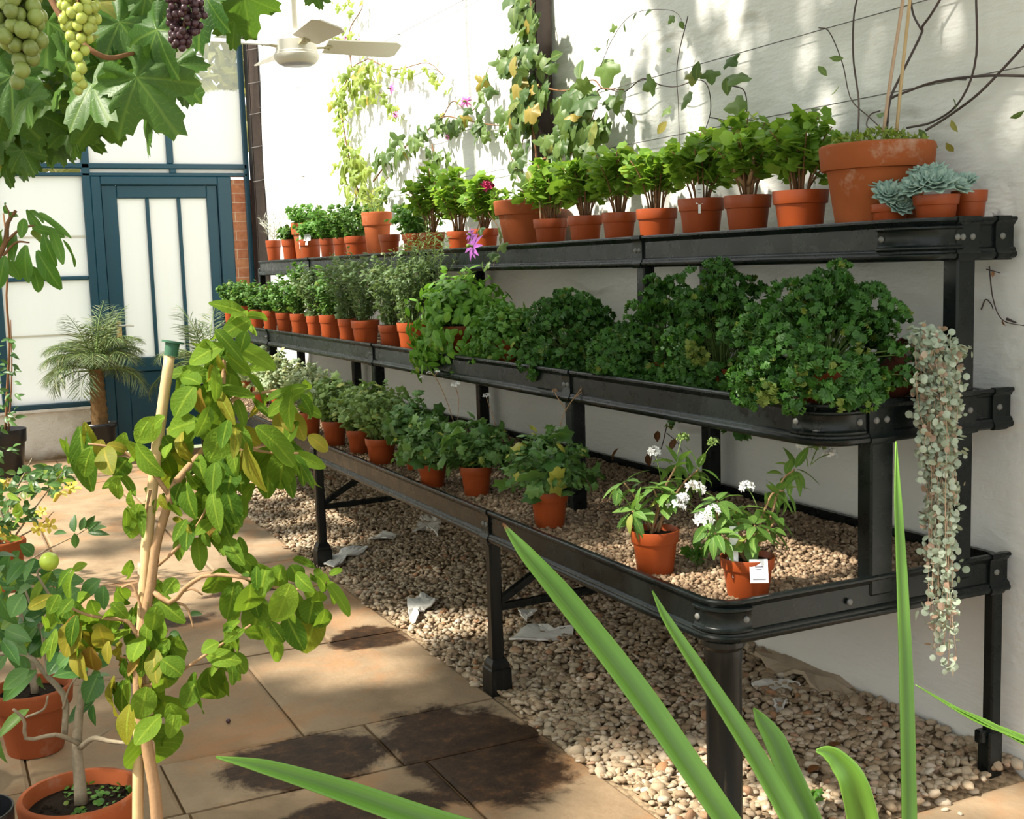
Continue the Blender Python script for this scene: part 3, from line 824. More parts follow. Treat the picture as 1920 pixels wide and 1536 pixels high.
# ------------------------------------------------------------------ pots and plants
def pot_prof(R, h, kind):
    if kind == 'plastic':
        return [(.001, .004), (.70*R, .004), (.72*R, 0), (.74*R, .003), (.885*R, .70*h), (.895*R, .715*h), (.955*R, .72*h), (.965*R, .73*h), (1.0*R, .985*h), (.995*R, h), (.955*R, h), (.945*R, .985*h), (.86*R, .72*h), (.80*R, .6*h)]
    return [(.001, .004), (.64*R, .004), (.66*R, 0), (.68*R, .004), (.855*R, .70*h), (.865*R, .715*h), (.95*R, .72*h), (.965*R, .74*h), (1.0*R, .96*h), (.99*R, .985*h), (.965*R, h), (.90*R, h), (.88*R, .98*h), (.82*R, .75*h), (.78*R, .6*h)]
def pot_mesh(root, R, h, kind, mat, name='pot', soil=True, k=36):
    m = MB(); lathe(m, pot_prof(R, h, kind), k); o = m.build(name, mat, root); o.data.set_sharp_from_angle(angle=.9)
    if soil:
        m = MB(); r = .885*R
        lathe(m, [(.001, h*.865), (r*.5, h*.872), (r*.99, h*.86)], 20)
        n = 60; a = rng.uniform(0, 2*PI, n); q = np.sqrt(rng.uniform(0, 1, n))*r*.92
        m.inst(ICO0, frames(randdirs(n), randdirs(n), rng.uniform(.02, .05, n)*R*1.2), np.stack([q*np.cos(a), q*np.sin(a), np.full(n, h*.866)], 1))
        m.build('soil', M['soil'], root, False)
    return h*.866
ICO0 = ico(1, 9)

def bush(ms, ml, tpls, z0, H, W, nst, lps, size, r0=.02, start=.35, droop=0.0, out=.6, up=.35, stem_r=.0025, jit=.5, flat=.5, mi=0, ci=0, sz=.25, bottom=0.0, lean=(0, 0), asym=None, pet=.4, env='dome', k=5):
    """stems that leave the pot and fan into a dome; leaves along their outer part"""
    if not isinstance(tpls, list): tpls = [tpls]
    D, Nn, P, S = [], [], [], []
    for i in range(nst):
        a = 2*PI*(i+rng.uniform(0, .8))/nst*2.399; sp = math.sqrt((i+.5)/nst)*rng.uniform(.8, 1.08)
        if env == 'dome': zz = H*(math.sqrt(max(0, 1-(.93*min(sp, 1))**2))*(1-bottom)+bottom*(1-sp))*rng.uniform(.82, 1.05)
        else: zz = H*(1-.35*sp*sp)*rng.uniform(.75, 1.05)
        wx = W*sp*math.cos(a)+lean[0]*H; wy = W*sp*math.sin(a)+lean[1]*H
        b = A([math.cos(a)*r0*rng.uniform(.2, 1), math.sin(a)*r0*rng.uniform(.2, 1), z0-.006])
        e = A([wx, wy, z0+max(zz, .01)-droop*sp*sp*H]); c = A([b[0]+.25*wx, b[1]+.25*wy, z0+max(zz, .3*H)*.75])
        t = np.linspace(0, 1, k+1)[:, None]; path = (1-t)**2*b+2*t*(1-t)*c+t*t*e
        tube(ms, path, np.linspace(stem_r, stem_r*.45, k+1), 4, ci)
        n = max(1, int(lps*rng.uniform(.8, 1.2)))
        tt = (start+(1-start)*(np.arange(n)+rng.uniform(0, 1, n))/n)[:, None]; tt[-1] = 1.0
        pp = (1-tt)**2*b+2*tt*(1-tt)*c+tt*tt*e; tg = unit(2*(1-tt)*(c-b)+2*tt*(e-c))
        rd = randdirs(n); rd = unit(rd-tg*np.sum(rd*tg, 1)[:, None])
        d = unit(tg*(.35)+rd*out+A([0, 0, up])+rng.normal(size=(n, 3))*.15)
        nn = A([0, 0, 1.])*flat+unit(pp-A([0, 0, z0+.2*H]))*(1-flat)+rng.normal(size=(n, 3))*jit*.6+tg*.2
        s = size*rng.lognormal(0, sz, n)
        D.append(d); Nn.append(nn); P.append(pp+d*(s*pet)[:, None]*.6); S.append(s)
    D, Nn, P, S = map(np.concatenate, (D, Nn, P, S)); w = rng.integers(0, len(tpls), len(D))
    Mx = frames(D, Nn, S)
    for i, tp in enumerate(tpls): ml.inst(tp, Mx[w == i], P[w == i], mi)

def dome_leaves(ml, tpls, z0, H, W, n, size, zlow=-.2, c=(0, 0), jit=.4, shell=.75, mi=0, D2=None, zhigh=1):
    """leaves over the outside of a rounded mass"""
    u = rng.uniform(zlow, zhigh, n); a = rng.uniform(0, 2*PI, n); q = np.sqrt(np.maximum(0, 1-np.where(u > 0, 1.0, .4)*u**2)); rr = rng.uniform(shell, 1.03, n)*(1+.12*np.sin(a*3+1)+.10*np.sin(a*5+u*4))
    P = np.stack([c[0]+W*q*np.cos(a)*rr, c[1]+(D2 or W)*q*np.sin(a)*rr, z0+H*u*rr], 1)
    o = unit(np.stack([q*np.cos(a)/W, q*np.sin(a)/W, u/H], 1))
    nn = o+rng.normal(size=(n, 3))*jit; d = unit(np.cross(nn, rng.normal(size=(n, 3)))+A([0, 0, -.35])+o*.3)
    w = rng.integers(0, len(tpls), n); Mx = frames(d, nn, size*rng.lognormal(0, .25, n))
    for i, tp in enumerate(tpls): ml.inst(tp, Mx[w == i], P[w == i], mi)

def add_tag(root, x, y, z, w=.022, h=.06, lean=.15, face=(-.6, -.8), ink=True, name='plant_label', long=None):
    """white label pushed into the soil: stake and face plate"""
    m = MB(); f = unit(A([face[0], face[1], .0])); s = A([-f[1], f[0], 0]); u = unit(A([0, 0, 1.])-f*lean)
    def quad(c, ww, hh, d, mi):
        V = [c+s*a*ww/2+u*b*hh+f*e*d for e in (0, 1) for a, b in ((-1, 0), (1, 0), (1, 1), (-1, 1))]
        m.add(V, [(0, 1, 2, 3), (7, 6, 5, 4), (0, 4, 5, 1), (1, 5, 6, 2), (2, 6, 7, 3), (3, 7, 4, 0)], mi)
    c = A([x, y, z]); quad(c-u*.03, w*.35, .04, .001, 0); quad(c, w, h, .0015, 0)
    if ink:
        for (b, ww) in ((.72, .5), (.55, .35), (.12, .7)): quad(c+u*h*b+f*.0016, w*ww, h*.035, .0004, 1)
    return tag(m.build(name, [M['tagw'], M['ink']], root, False), 'small white plant label')

HERBS = {}
def plant(root, kind, z0, H, W, pr):
    """build stems and foliage of a potted plant around the pot's axis"""
    ms, ml = MB(), MB(); fl = None; sm = M['stem']
    if kind == 'geranium':
        sm = M['stem_brown']; n = max(6, int(9*W/.12))
        bush(ms, ml, T_FLAT, z0, H*1.02, W*1.12, n+5, 36, .031, pr*.35, .30, 0, 1.0, .10, .0042, .75, .65, bottom=.25, env='tall', sz=.25, pet=.9); lm = M['geranium']
    elif kind == 'geranium_small':
        sm = M['stem_brown']; bush(ms, ml, T_LOBES, z0, H, W, 6, 9, .027, pr*.3, .4, 0, .8, .25, .003, .5, .5, env='tall', sz=.35); lm = M['geranium']
    elif kind == 'herb':
        bush(ms, ml, T_LOBES, z0, H, W*1.15, 26, 18, .024, pr*.6, .08, .0, .85, .1, .0014, .6, .5, bottom=.1); lm = M['herb']
    elif kind == 'herb_light':
        bush(ms, ml, T_LOBES, z0, H, W*1.15, 24, 16, .028, pr*.55, .12, .0, .85, .1, .0016, .6, .5, bottom=.1); lm = M['flat_parsley']
    elif kind == 'airy':
        sm = M['stem']; bush(ms, ml, T_LANCES, z0, H, W*1.1, 18, 44, .028, pr*.6, .12, 0, .95, .3, .0015, .4, .35, env='tall'); lm = M['grey_herb']
    elif kind == 'feather':
        bush(ms, ml, [T_LOBES, T_LANCES], z0, H, W*1.25, 34, 26, .023, pr*.6, .06, .08, .95, .15, .0012, .6, .4, bottom=.1, env='tall'); lm = M['grey_herb']
    elif kind == 'silver':
        bush(ms, ml, T_STRIP, z0, H, W, 16, 14, .05, pr*.5, .1, 0, .7, .6, .0012, .3, .4, env='tall'); lm = M['silver_strip']; sm = M['silver_strip']
    elif kind == 'basil':
        bush(ms, ml, T_BASIL, z0, H, W, 34, 14, .036, pr*.6, .15, .15, .75, .0, .003, .45, .55, bottom=.05)
        dome_leaves(ml, [T_BASIL], z0-.01, H*1.02, W*1.05, 620, .038, -.62, jit=.4, shell=.7)
        dome_leaves(ml, [T_BASIL], z0-.01, H, W*1.0, 260, .038, -.62, jit=.4, shell=.8, zhigh=-.05); lm = M['basil']
    elif kind == 'parsley':
        bush(ms, ml, T_CURLY, z0, H*.95, W*.95, 30, 8, .022, pr*.7, .55, .0, .7, .2, .0017, .5, .5, bottom=.1)
        # rounded curled tufts gathered in sprays on the outside of the clump
        W *= 1.08; nsp = int(135*(W/.15)); u = rng.uniform(-.45 if W < .16 else -.30, 1, nsp); a = rng.uniform(0, 2*PI, nsp); q = np.sqrt(np.maximum(.02, 1-np.where(u > 0, 1.0, .5)*u*u))
        rr = rng.uniform(.70, 1.06, nsp)
        for i in range(nsp):
            c = A([W*q[i]*math.cos(a[i])*rr[i], W*q[i]*math.sin(a[i])*rr[i], z0+H*u[i]*rr[i]])
            o = unit(A([q[i]*math.cos(a[i])*.8, q[i]*math.sin(a[i])*.8, u[i]+.35])); k = 15; rs = rng.uniform(.022, .036)
            v = randdirs(k); v = v*np.sign(np.sum(v*o, 1)+.3)[:, None]; Pp = c+v*rs*A([1, 1, .75])
            Mx = frames(np.cross(v, rng.normal(size=(k, 3))), v+o*.5, rng.uniform(.013, .021, k)); w = rng.integers(0, 3, k)
            for t in range(3): ml.inst(T_CURLY[t], Mx[w == t], Pp[w == t])
            if i % 2 == 0: tube(ms, spline([(0, 0, z0), c*A([.5, .5, 0])+A([0, 0, z0+(c[2]-z0)*.75]), c], 5), [.0016]*5, 4)
        dome_leaves(ml, T_CURLY, z0, H*.9, W*.93, 520 if W < .16 else 340, .020, -.55 if W < .16 else -.22, jit=.5, shell=.8, zhigh=.1)
        lm = M['parsley']
    elif kind == 'flat_parsley':
        bush(ms, ml, T_LOBES, z0, H, W, 30, 12, .025, pr*.7, .35, .12, .85, .15, .0014, .6, .5, bottom=.1)
        dome_leaves(ml, [T_LOBES], z0-.01, H, W*1.1, 800, .025, -.75, jit=.6, shell=.55); lm = M['flat_parsley']
    elif kind == 'pale':
        bush(ms, ml, T_LOBES, z0, H, W*1.15, 40, 18, .026, pr*.65, .15, .05, .85, .15, .0016, .5, .6, bottom=.1); lm = M['pale']
    elif kind == 'lemon':
        bush(ms, ml, T_LOBES, z0, H, W*1.15, 40, 18, .026, pr*.65, .12, .08, .85, .1, .0016, .5, .55, bottom=.08); lm = M['mid_geranium']
    elif kind == 'trail':
        bush(ms, ml, [T_LOBES, T_LOBE], z0, H, W*1.1, 48, 17, .024, pr*.7, .12, .38, .85, .05, .0015, .55, .5, bottom=.05, sz=.4); lm = M['trail']
    elif kind == 'sparse':
        bush(ms, ml, T_LANCES, z0, H, W, 6, 8, .045, pr*.3, .35, 0, .9, .2, .0022, .4, .5, env='tall'); lm = M['passion_light']
    elif kind == 'succulent':
        for i in range(3 if W > .06 else 1): pass
        lm = M['succulent']
    ms.build('stem', sm, root); ml.build('foliage', lm, root)

def potted(name, label, cat, loc, R, h, kind, H, W, group=None, mat='plastic_pot', pk='plastic', rot=None, extra=None):
    reseed(label); root = thing(name, label, cat, loc, group, rot)
    z0 = pot_mesh(root, R, h, pk, M[mat])
    if kind: plant(root, kind, z0, H, W, R)
    if extra: extra(root, z0, R, h)
    return root

def flower_head(root, c, R, n, mat, name='flower', petal=.012, stem=None):
    m = MB(); d = randdirs(n); d[:, 2] = np.abs(d[:, 2])*.8-.1; P = A(c)+d*R
    for k in range(4):
        a = randdirs(n); t = unit(np.cross(d, a)+d*.5); m.inst(T_OVALS, frames(t, d, petal), P)
    if stem is not None: tube(m, spline(stem, 6), .0014, 4, 1)
    return m.build(name, [mat, M['stem']], root)
# ------------------------------------------------------------------ potted plants on the staging
def row_pot(name, label, cx, wpx, yr, X, zb, kind, hw, ytop, mat='plastic_pot', pk='plastic', group=None, cat='potted plant', ybase=None, extra=None, rot=None, hmax=None):
    if ybase is not None:
        p = onZ(cx, ybase, zb); X, Y = p[0], p[1]
    else: Y = YatX(cx, X, zb+.05)
    d = depth((X, Y, zb+.06)); R = wpx*d/FPX/2
    zr = (C0+ray(cx, yr)*d)[2]; h = max(.06, min(zr-zb, hmax or 9))
    zt = (C0+ray(cx, ytop)*d)[2]; H = max(.03, zt-zb-h*.866); W = hw*d/FPX
    return potted(name, label, cat, (X, Y, zb), R, h, kind, H, W, group, mat, pk, rot, extra)

GT, GM, GL = 'potted plants on the top tier', 'potted herbs on the middle tier', 'potted geraniums on the lowest tier'
z = ZGT
def tagx(dx, dy, w=.02, h=.05, zz=.0):
    return lambda root, z0, R, h_: add_tag(root, dx*R, dy*R, z0+zz, w, h)
def red_flower(root, z0, R, h):
    flower_head(root, (.0, -.02, z0+.19), .028, 40, M['petal_red'], 'flower', .02, [(0, 0, z0), (0, -.01, z0+.1), (0, -.02, z0+.19)])
row_pot('potted_silver_grass', 'small terracotta pot of wispy silver foliage at the far end of the top tier', 514, 29, 451, -.24, z, 'silver', 34, 400, group=GT)
row_pot('potted_herb', 'low dark green herb in a small pot, next to the wispy silver plant', 545, 32, 449, -.24, z, 'herb', 28, 422, group=GT)
row_pot('potted_geranium', 'leafy geranium in a taller clay pot behind the pot with two white tags', 577, 58, 419, -.15, z, 'herb_light', 46, 382, 'clay_pot', 'clay', GT)
def two_tags(root, z0, R, h):
    add_tag(root, -.95*R, -.05*R, z0-.01, .010, .055, ink=False); add_tag(root, -.55*R, -.90*R, z0+.01, .045, .05, lean=.5)
row_pot('potted_geranium', 'bright green seedling pot with two white tags near the far end', 583, 43, 449, -.27, z, 'herb_light', 30, 412, group=GT, extra=two_tags)
row_pot('potted_geranium', 'small bushy geranium pot second to the right of the white tags', 615, 30, 447, -.26, z, 'herb_light', 30, 392, group=GT)
row_pot('potted_geranium', 'small geranium pot just before the wide dark green bush', 640, 30, 446, -.24, z, 'herb', 32, 380, group=GT)
row_pot('potted_geranium', 'wide dark green bushy geranium left of the thick-rimmed clay pot', 671, 50, 443, -.23, z, 'herb', 44, 378, group=GT)
row_pot('potted_seedling', 'tall thick-rimmed clay pot with a sparse yellowish seedling', 709, 57, 398, -.20, z, 'sparse', 34, 345, 'clay_pot', 'clay', GT)
row_pot('potted_herb', 'small shiny terracotta pot standing before the thick-rimmed clay pot', 731, 41, 440, -.29, z, None, 10, 430, group=GT)
row_pot('potted_geranium', 'low bushy geranium right of the thick-rimmed clay pot', 778, 48, 438, -.22, z, 'herb_light', 52, 372, group=GT)
row_pot('potted_geranium', 'tall light green geranium behind the wispy passionflower shoots', 811, 50, 436, -.22, z, 'geranium', 52, 318, group=GT)
row_pot('potted_geranium', 'leafy geranium between the tall light one and the crimson-flowered one', 862, 48, 434, -.21, z, 'geranium', 48, 326, group=GT)
row_pot('potted_geranium', 'geranium with one crimson flower head, left of the widest clay pot', 910, 52, 429, -.22, z, 'geranium', 46, 340, group=GT, extra=red_flower)
def big_sparse(root, z0, R, h):
    ms, ml = MB(), MB(); bush(ms, ml, T_OVALS, z0, .08, .10, 6, 5, .035, R*.5, .4); ms.build('stem', M['stem'], root); ml.build('foliage', M['passion'], root)
row_pot('potted_seedling', 'widest plain clay pot of the row with a nearly bare top', 991, 128, 376, -.17, z, None, 40, 350, 'clay_pot', 'clay', GT, extra=big_sparse)
def stick(root, z0, R, h):
    m = MB(); tube(m, [(-.75*R, -.3*R, z0-.02), (-.82*R, -.3*R, z0+.085)], .003, 6); m.build('cane', M['cane'], root)
def trunk(root, z0, R, h):
    m = MB(); tube(m, spline([(0, 0, z0-.01), (.004, .002, z0+.03), (0, 0, z0+.055)], 6), np.linspace(.015, .012, 6), 9)
    for (x, y, zz) in ((.05, -.04, .14), (-.05, .02, .15), (.01, .06, .16), (-.02, -.06, .13)): tube(m, spline([(0, 0, z0+.045), (x*.6, y*.6, z0+.08), (x, y, z0+zz)], 7), np.linspace(.009, .004, 7), 7)
    m.build('trunk', M['stem_tan'], root)
def yellow_sprig(L):
    def f(root, z0, R, h):
        o = A(root.location)
        for (x, y, dd) in L:
            ml = MB(); c = at(x, y, depth(o+A([0, 0, .12]))+dd)-o; k = 22; v = randdirs(k)*.020+c; ml.inst(T_CURLY[1], frames(randdirs(k), randdirs(k)-_f, .017), v)
            tag(ml.build('yellow_sprig', M['passion_light'], root), 'yellowed leaf tuft')
    return f
TOPS = [(1033, 66, 411, 50, 305, 'light green geranium in a small pot before the widest clay pot, with a stick', stick),
        (1098, 66, 405, 54, 292, 'spindly geranium in the first small pot right of the widest clay pot', None),
        (1161, 66, 399, 58, 272, 'geranium with reddish branching stems in the second small pot right of the widest clay pot', None),
        (1232, 78, 392, 56, 268, 'geranium leaning over a wide low pot, third right of the widest one', None),
        (1315, 87, 373, 66, 252, 'round bushy geranium with a white tag in its pot', tagx(-.6, -.75, .022, .06)),
        (1402, 89, 367, 74, 222, 'tallest geranium of the row, on one thick forked trunk', trunk),
        (1501, 104, 358, 80, 218, 'spreading geranium in the large pot nearest the big weathered urn', None)]
for (cx, wpx, yr, hw, yt, lab, ex) in TOPS:
    row_pot('potted_geranium', lab, cx, wpx, yr, -.215, z, 'geranium', hw, yt, group=GT, extra=ex)

# the big weathered pot with bare climbing canes
cx = 1654; X = -.20; Y = YatX(cx, X, z+.1)+.02; d = depth((X, Y, z+.1)); R = 212*d/FPX/2; h = (C0+ray(1654, 272)*d)[2]-z
urn = thing('potted_climber', 'large weathered terracotta pot with bare twining canes and moss', 'potted plant', (X, Y, z), GT)
z0 = pot_mesh(urn, R, h, 'clay', M['old_pot'], k=48); O = A([X, Y, z])
def wallpt(x, y, dd):
    a, b = at(x, y, dd), onX(x, y, -.035)
    return a if a[0] < -.035 else b
def clampx(P, x=-.02): P = np.array(P); P[:, 0] = np.minimum(P[:, 0], x-O[0]); return P
m = MB(); n = 420; a = rng.uniform(0, 2*PI, n); q = np.sqrt(rng.uniform(0, 1, n))*R*.93
m.inst(T_OVALS, frames(randdirs(n)+A([0, 0, .4]), randdirs(n)*.6+A([0, 0, 1.]), rng.uniform(.010, .022, n)), np.stack([q*np.cos(a), q*np.sin(a), z0+.010+.045*(1-(q/R)**2)+rng.uniform(0, .012, n)], 1))
m.build('moss', M['moss'], urn)
def pxpath(pts, d, dd=0, origin=None, n=16):
    P = spline([at(x, y, d+(dd*i/max(1, len(pts)-1))) for i, (x, y) in enumerate(pts)], n)
    return P-origin if origin is not None else P
m = MB(); tube(m, pxpath([(1655, 262), (1668, 160), (1693, 0), (1700, -60)], d, -.05, O, 8), .0045, 6); m.build('cane', M['cane'], urn)
m = MB(); tube(m, pxpath([(1680, 258), (1690, 150), (1706, 0), (1712, -60)], d+.03, -.02, O, 8), .0045, 6); m.build('cane', M['bamboo'], urn)
for pts, r in (([(1662, 255), (1668, 190), (1690, 140), (1727, 65), (1729, 50), (1745, 28), (1780, -30)], .0035), ([(1727, 55), (1712, 25), (1705, -20)], .003),
               ([(1664, 230), (1666, 190), (1700, 172), (1760, 152), (1850, 142), (1935, 143)], .0035), ([(1700, 240), (1750, 228), (1800, 190), (1830, 110), (1830, -20)], .003),
               ([(1735, 245), (1775, 220), (1830, 180), (1880, 130), (1930, 75)], .0035), ([(1608, 268), (1610, 190), (1600, 110), (1601, 30), (1612, -20)], .0025),
               ([(1662, 250), (1630, 220), (1595, 185), (1580, 120), (1555, 60), (1535, 52)], .0016), ([(1640, 250), (1625, 235), (1632, 215), (1650, 208)], .002)):
    m = MB(); tube(m, spline([wallpt(x, y, d+.10*i/(len(pts)-1)) for i, (x, y) in enumerate(pts)], 18)-O, r, 5); m.build('branch', M['twig'], urn)
m = MB(); pts = [(1660, 215), (1598, 110), (1590, 160), (1755, 262), (1790, 268), (1800, 225), (1803, 185), (1770, 300), (1740, 300), (1550, 125), (1555, 205), (1910, 222)]
P = A([wallpt(x, y, d+.05) for x, y in pts])-O-A([.03, 0, 0]); m.inst(T_OVALS, frames(randdirs(len(P))+A([0, 0, -.8]), randdirs(len(P)), .035), P); m.build('foliage', M['passion'], urn)

# echeverias
def echeveria(root, c, R, tilt):
    m = MB(); rows_ = [(.30, 5, 1.15), (.52, 7, .85), (.75, 8, .55), (.95, 9, .28), (1.05, 9, .08)]
    D, Nn, S = [], [], []; tl = unit(A(tilt)); e1 = unit(np.cross(tl, A([0, 1., .1]))); e2 = np.cross(tl, e1)
    for i, (rr, k, upk) in enumerate(rows_):
        for j in range(k):
            a = 2*PI*(j+.5*(i % 2)+.1*i)/k; o = e1*math.cos(a)+e2*math.sin(a); D.append(o*math.cos(upk)+tl*math.sin(upk)); Nn.append(tl*math.cos(upk)-o*math.sin(upk)); S.append(R*rr)
    D, Nn, S = A(D), A(Nn), A(S)
    m.inst(T_PETAL, frames(D, Nn, S, S*.95, S), np.tile(A(c), (len(S), 1))+D*(S*.03)[:, None]); o = m.build('rosette', M['succulent'], root)
    sol = o.modifiers.new('thick', 'SOLIDIFY'); sol.thickness = .0022; sol.offset = 0
def echi(n):
    def f(root, z0, R, h):
        if n == 0:
            for (x, y, zz, r) in ((-.55, -.5, .028, .9), (.4, -.45, .03, .85), (.0, .3, .05, .9), (-.2, -.9, .0, .8)): echeveria(root, (x*R, y*R, z0+zz), R*r, (x*.7-.15, y*.7-.3, .8))
        if n == 1:
            for (x, y, zz, r) in ((-.5, -.4, .035, .95), (.35, -.5, .03, .9), (.7, .2, .035, .8), (-.1, .4, .06, .9), (-1.0, .1, .03, .8)): echeveria(root, (x*R, y*R, z0+zz), R*r, (x*.7-.1, y*.7-.3, .8))
        if n == 2:
            for (x, y, zz, r) in ((-.4, .0, .03, .8), (.0, .3, .035, .7)): echeveria(root, (x*R, y*R, z0+zz), R*r, (x*.6-.2, y*.6-.3, .8))
    return f
GE = 'echeverias at the near end of the top tier'
for k, (cx, wpx, yr, Yp, lab) in enumerate(((1668, 70, 383, .20, 'blue-green echeveria rosettes hiding their pot before the big weathered pot'),
        (1755, 85, 366, .082, 'echeveria spilling over a terracotta pot between two other echeveria pots'), (1817, 66, 358, .085, 'echeveria in the last small pot at the end of the top tier'))):
    p = onY(cx, 395, Yp); d = depth(p); R = wpx*d/FPX/2
    potted('potted_echeveria', lab, 'potted plant', (p[0], Yp, z), R, (C0+ray(cx, yr)*d)[2]-z, None, .05, .05, GE, extra=echi(k))

# ---- middle tier
z = ZGM
MID = [(434, 27, 568, 'herb', 26, 528, 'first small herb pot at the far end of the middle tier'), (458, 27, 573, 'herb', 26, 526, 'second herb pot from the far end of the middle tier'),
       (482, 28, 580, 'herb', 28, 528, 'third herb pot from the far end of the middle tier'), (507, 29, 582, 'herb', 28, 530, 'dark bushy herb, fourth pot from the far end of the middle tier'),
       (534, 33, 586, 'herb', 32, 512, 'dark herb, fifth pot from the far end of the middle tier'), (563, 37, 588, 'herb', 34, 486, 'tall dark herb, sixth pot from the far end of the middle tier'),
       (590, 30, 592, 'feather', 36, 490, 'grey-green feathery herb left of the shiny rounded pot'), (620, 42, 590, 'herb', 42, 500, 'herb in the shiny rounded terracotta pot of the middle tier'),
       (652, 36, 597, 'feather', 44, 466, 'airy grey-green herb right of the shiny rounded pot'), (686, 54, 600, 'feather', 56, 458, 'widest airy grey-green herb in the middle tier, over a pot with a thick collar'),
       (733, 46, 609, 'feather', 48, 470, 'airy herb drooping over its bright orange pot'), (772, 54, 604, 'feather', 52, 462, 'thin twiggy herb in the pot next to the basil')]
for i, (cx, wpx, yr, kd, hw, yt, lab) in enumerate(MID):
    row_pot('potted_herb', lab, cx, wpx, yr, -.535, z, kd, hw, yt, group=GM)
# tall wispy shoots among them
row_pot('potted_verbena', 'tall wispy shoots of pale green leaves rising past the top tier', 812, 46, 606, -.44, z, 'airy', 60, 400, group=GM)
row_pot('potted_basil', 'large bright green basil bush on the middle tier', 866, 66, 610, -.50, z, 'basil', 94, 505, group=GM, cat='potted herb')
row_pot('potted_parsley', 'light green flat-leaved parsley between the basil and the curled parsley', 950, 60, 635, -.49, z, 'flat_parsley', 64, 560, group=GM, cat='potted herb')
GP = 'curled parsley on the middle tier'
for (cx, wpx, yr, hw, yt, X, lab) in ((1068, 56, 660, 82, 552, -.46, 'curled parsley next to the light green parsley'),
        (1165, 52, 668, 50, 618, -.53, 'small low clump of curled parsley in front of the taller ones'),
        (1243, 54, 678, 66, 522, -.45, 'narrow upright curled parsley with its terracotta pot showing'),
        (1352, 60, 690, 96, 505, -.43, 'broad curled parsley with one yellowed sprig, left of the largest one'),
        (1545, 100, 690, 148, 515, -.50, 'largest curled parsley at the corner of the middle tier, yellowed at its foot')):
    row_pot('potted_parsley', lab, cx, wpx, yr, X, z, 'parsley', hw, yt, group=GP, cat='potted herb', extra=yellow_sprig([(1295, 655, -.15), (1310, 665, -.15)]) if cx == 1352 else yellow_sprig([(1530, 672, -.17), (1600, 690, -.16), (1505, 700, -.16), (1615, 672, -.15), (1440, 740, -.15)]) if cx == 1545 else None)

reseed('trail')
# tilted pot with the silver trailing plant over the near end
p = A([-.375, .075, ZGM+.055]); tr = thing('potted_silver_trail', 'tipped brown pot with a long silvery trailing plant hanging over the tray end', 'potted plant', p)
Rx = Matrix.Rotation(.75, 3, 'X') @ Matrix.Rotation(.3, 3, 'Y')
m = MB(); lathe(m, pot_prof(.062, .11, 'plastic'), 32, R=A(Rx)); m.build('pot', M['brown_pot'], tr)
m = MB(); lathe(m, [(.001, .098), (.054, .094)], 20, R=A(Rx)); m.build('soil', M['soil'], tr)
ms, ml = MB(), MB(); top = A(Rx)@A([0, 0, .095])
for i in range(44):
    f = rng.uniform(0, 1); L = .62*rng.beta(2, 1.6)+.05 if i > 5 else rng.uniform(.60, .74)
    x0 = rng.normal()*.030; e = A([p[0]+.02+x0, -.055+rng.normal()*.012, ZM+.06])-p
    sx = x0*.55
    pts = [top+rng.normal(size=3)*.012, (top+e)/2+A([0, 0, .05+rng.uniform(0, .03)]), e, e+A([-sx*.3+rng.normal()*.006, -.012+rng.normal()*.006, -.10*min(1, L/.3)]), e+A([-sx*.8+.012+rng.normal()*.008, -.01+rng.normal()*.008, -L*.6]), e+A([-sx+.022+rng.normal()*.012, -.01+rng.normal()*.012, -L])]
    P = spline(pts, 26); tube(ms, P, .0009, 3)
    n = int(26+L*130); t = rng.integers(3, 26, n); q = P[t]+rng.normal(size=(n, 3))*.010
    ml.inst(T_ROUND, frames(randdirs(n)+A([0, -.3, -.3]), A([-.3, -.7, .5])+rng.normal(size=(n, 3))*.55, rng.uniform(.008, .017, n)), q)
n = 300; q = top+A([.02, -.045, .02])+rng.normal(size=(n, 3))*A([.035, .028, .020]); ml.inst(T_ROUND, frames(randdirs(n), A([-.2, -.5, .8])+rng.normal(size=(n, 3))*.5, rng.uniform(.010, .019, n)), q)
ms.build('stem', M['cane'], tr); ml.build('foliage', M['dichondra'], tr)

# ---- lowest tier
z = ZGB
LOW = [(462, 30, 712, 745, 'pale', 40, 668, 'pale silvery geranium at the far end of the lowest tier'), (492, 32, 722, 758, 'pale', 44, 662, 'pale silvery geranium in the second pot of the lowest tier'),
       (528, 35, 745, 782, 'pale', 48, 668, 'pale silvery geranium left of the bright orange pot'), (584, 40, 772, 815, 'pale', 50, 690, 'pale geranium in a bright orange pot on the lowest tier'),
       (629, 48, 788, 835, 'lemon', 48, 706, 'lemon-green geranium right of the bright orange pot'), (674, 46, 805, 849, 'lemon', 46, 728, 'lemon-green geranium in a slim upright pot'),
       (716, 60, 820, 868, 'lemon', 60, 712, 'tall bushy lemon-green geranium hiding half its collar'), (782, 48, 842, 880, 'trail', 60, 748, 'bushy geranium hiding its pot, between the tall bushy one and the trailing one'),
       (812, 56, 868, 912, 'trail', 66, 782, 'low geranium creeping over the tray edge'), (894, 62, 872, 928, 'trail', 74, 790, 'trailing geranium with yellowing leaves in a dark terracotta pot'),
       (1031, 74, 918, 986, 'trail', 84, 805, 'geranium standing alone on the gravel, hanging over its right side')]
for i, (cx, wpx, yr, yb, kd, hw, yt, lab) in enumerate(LOW):
    hw *= 1.35 if kd == 'pale' else 1.22; yt -= 10 if kd == 'pale' else 6
    row_pot('potted_geranium', lab, cx, wpx, yr, 0, z, kd, hw, yt, group=GL, ybase=yb)

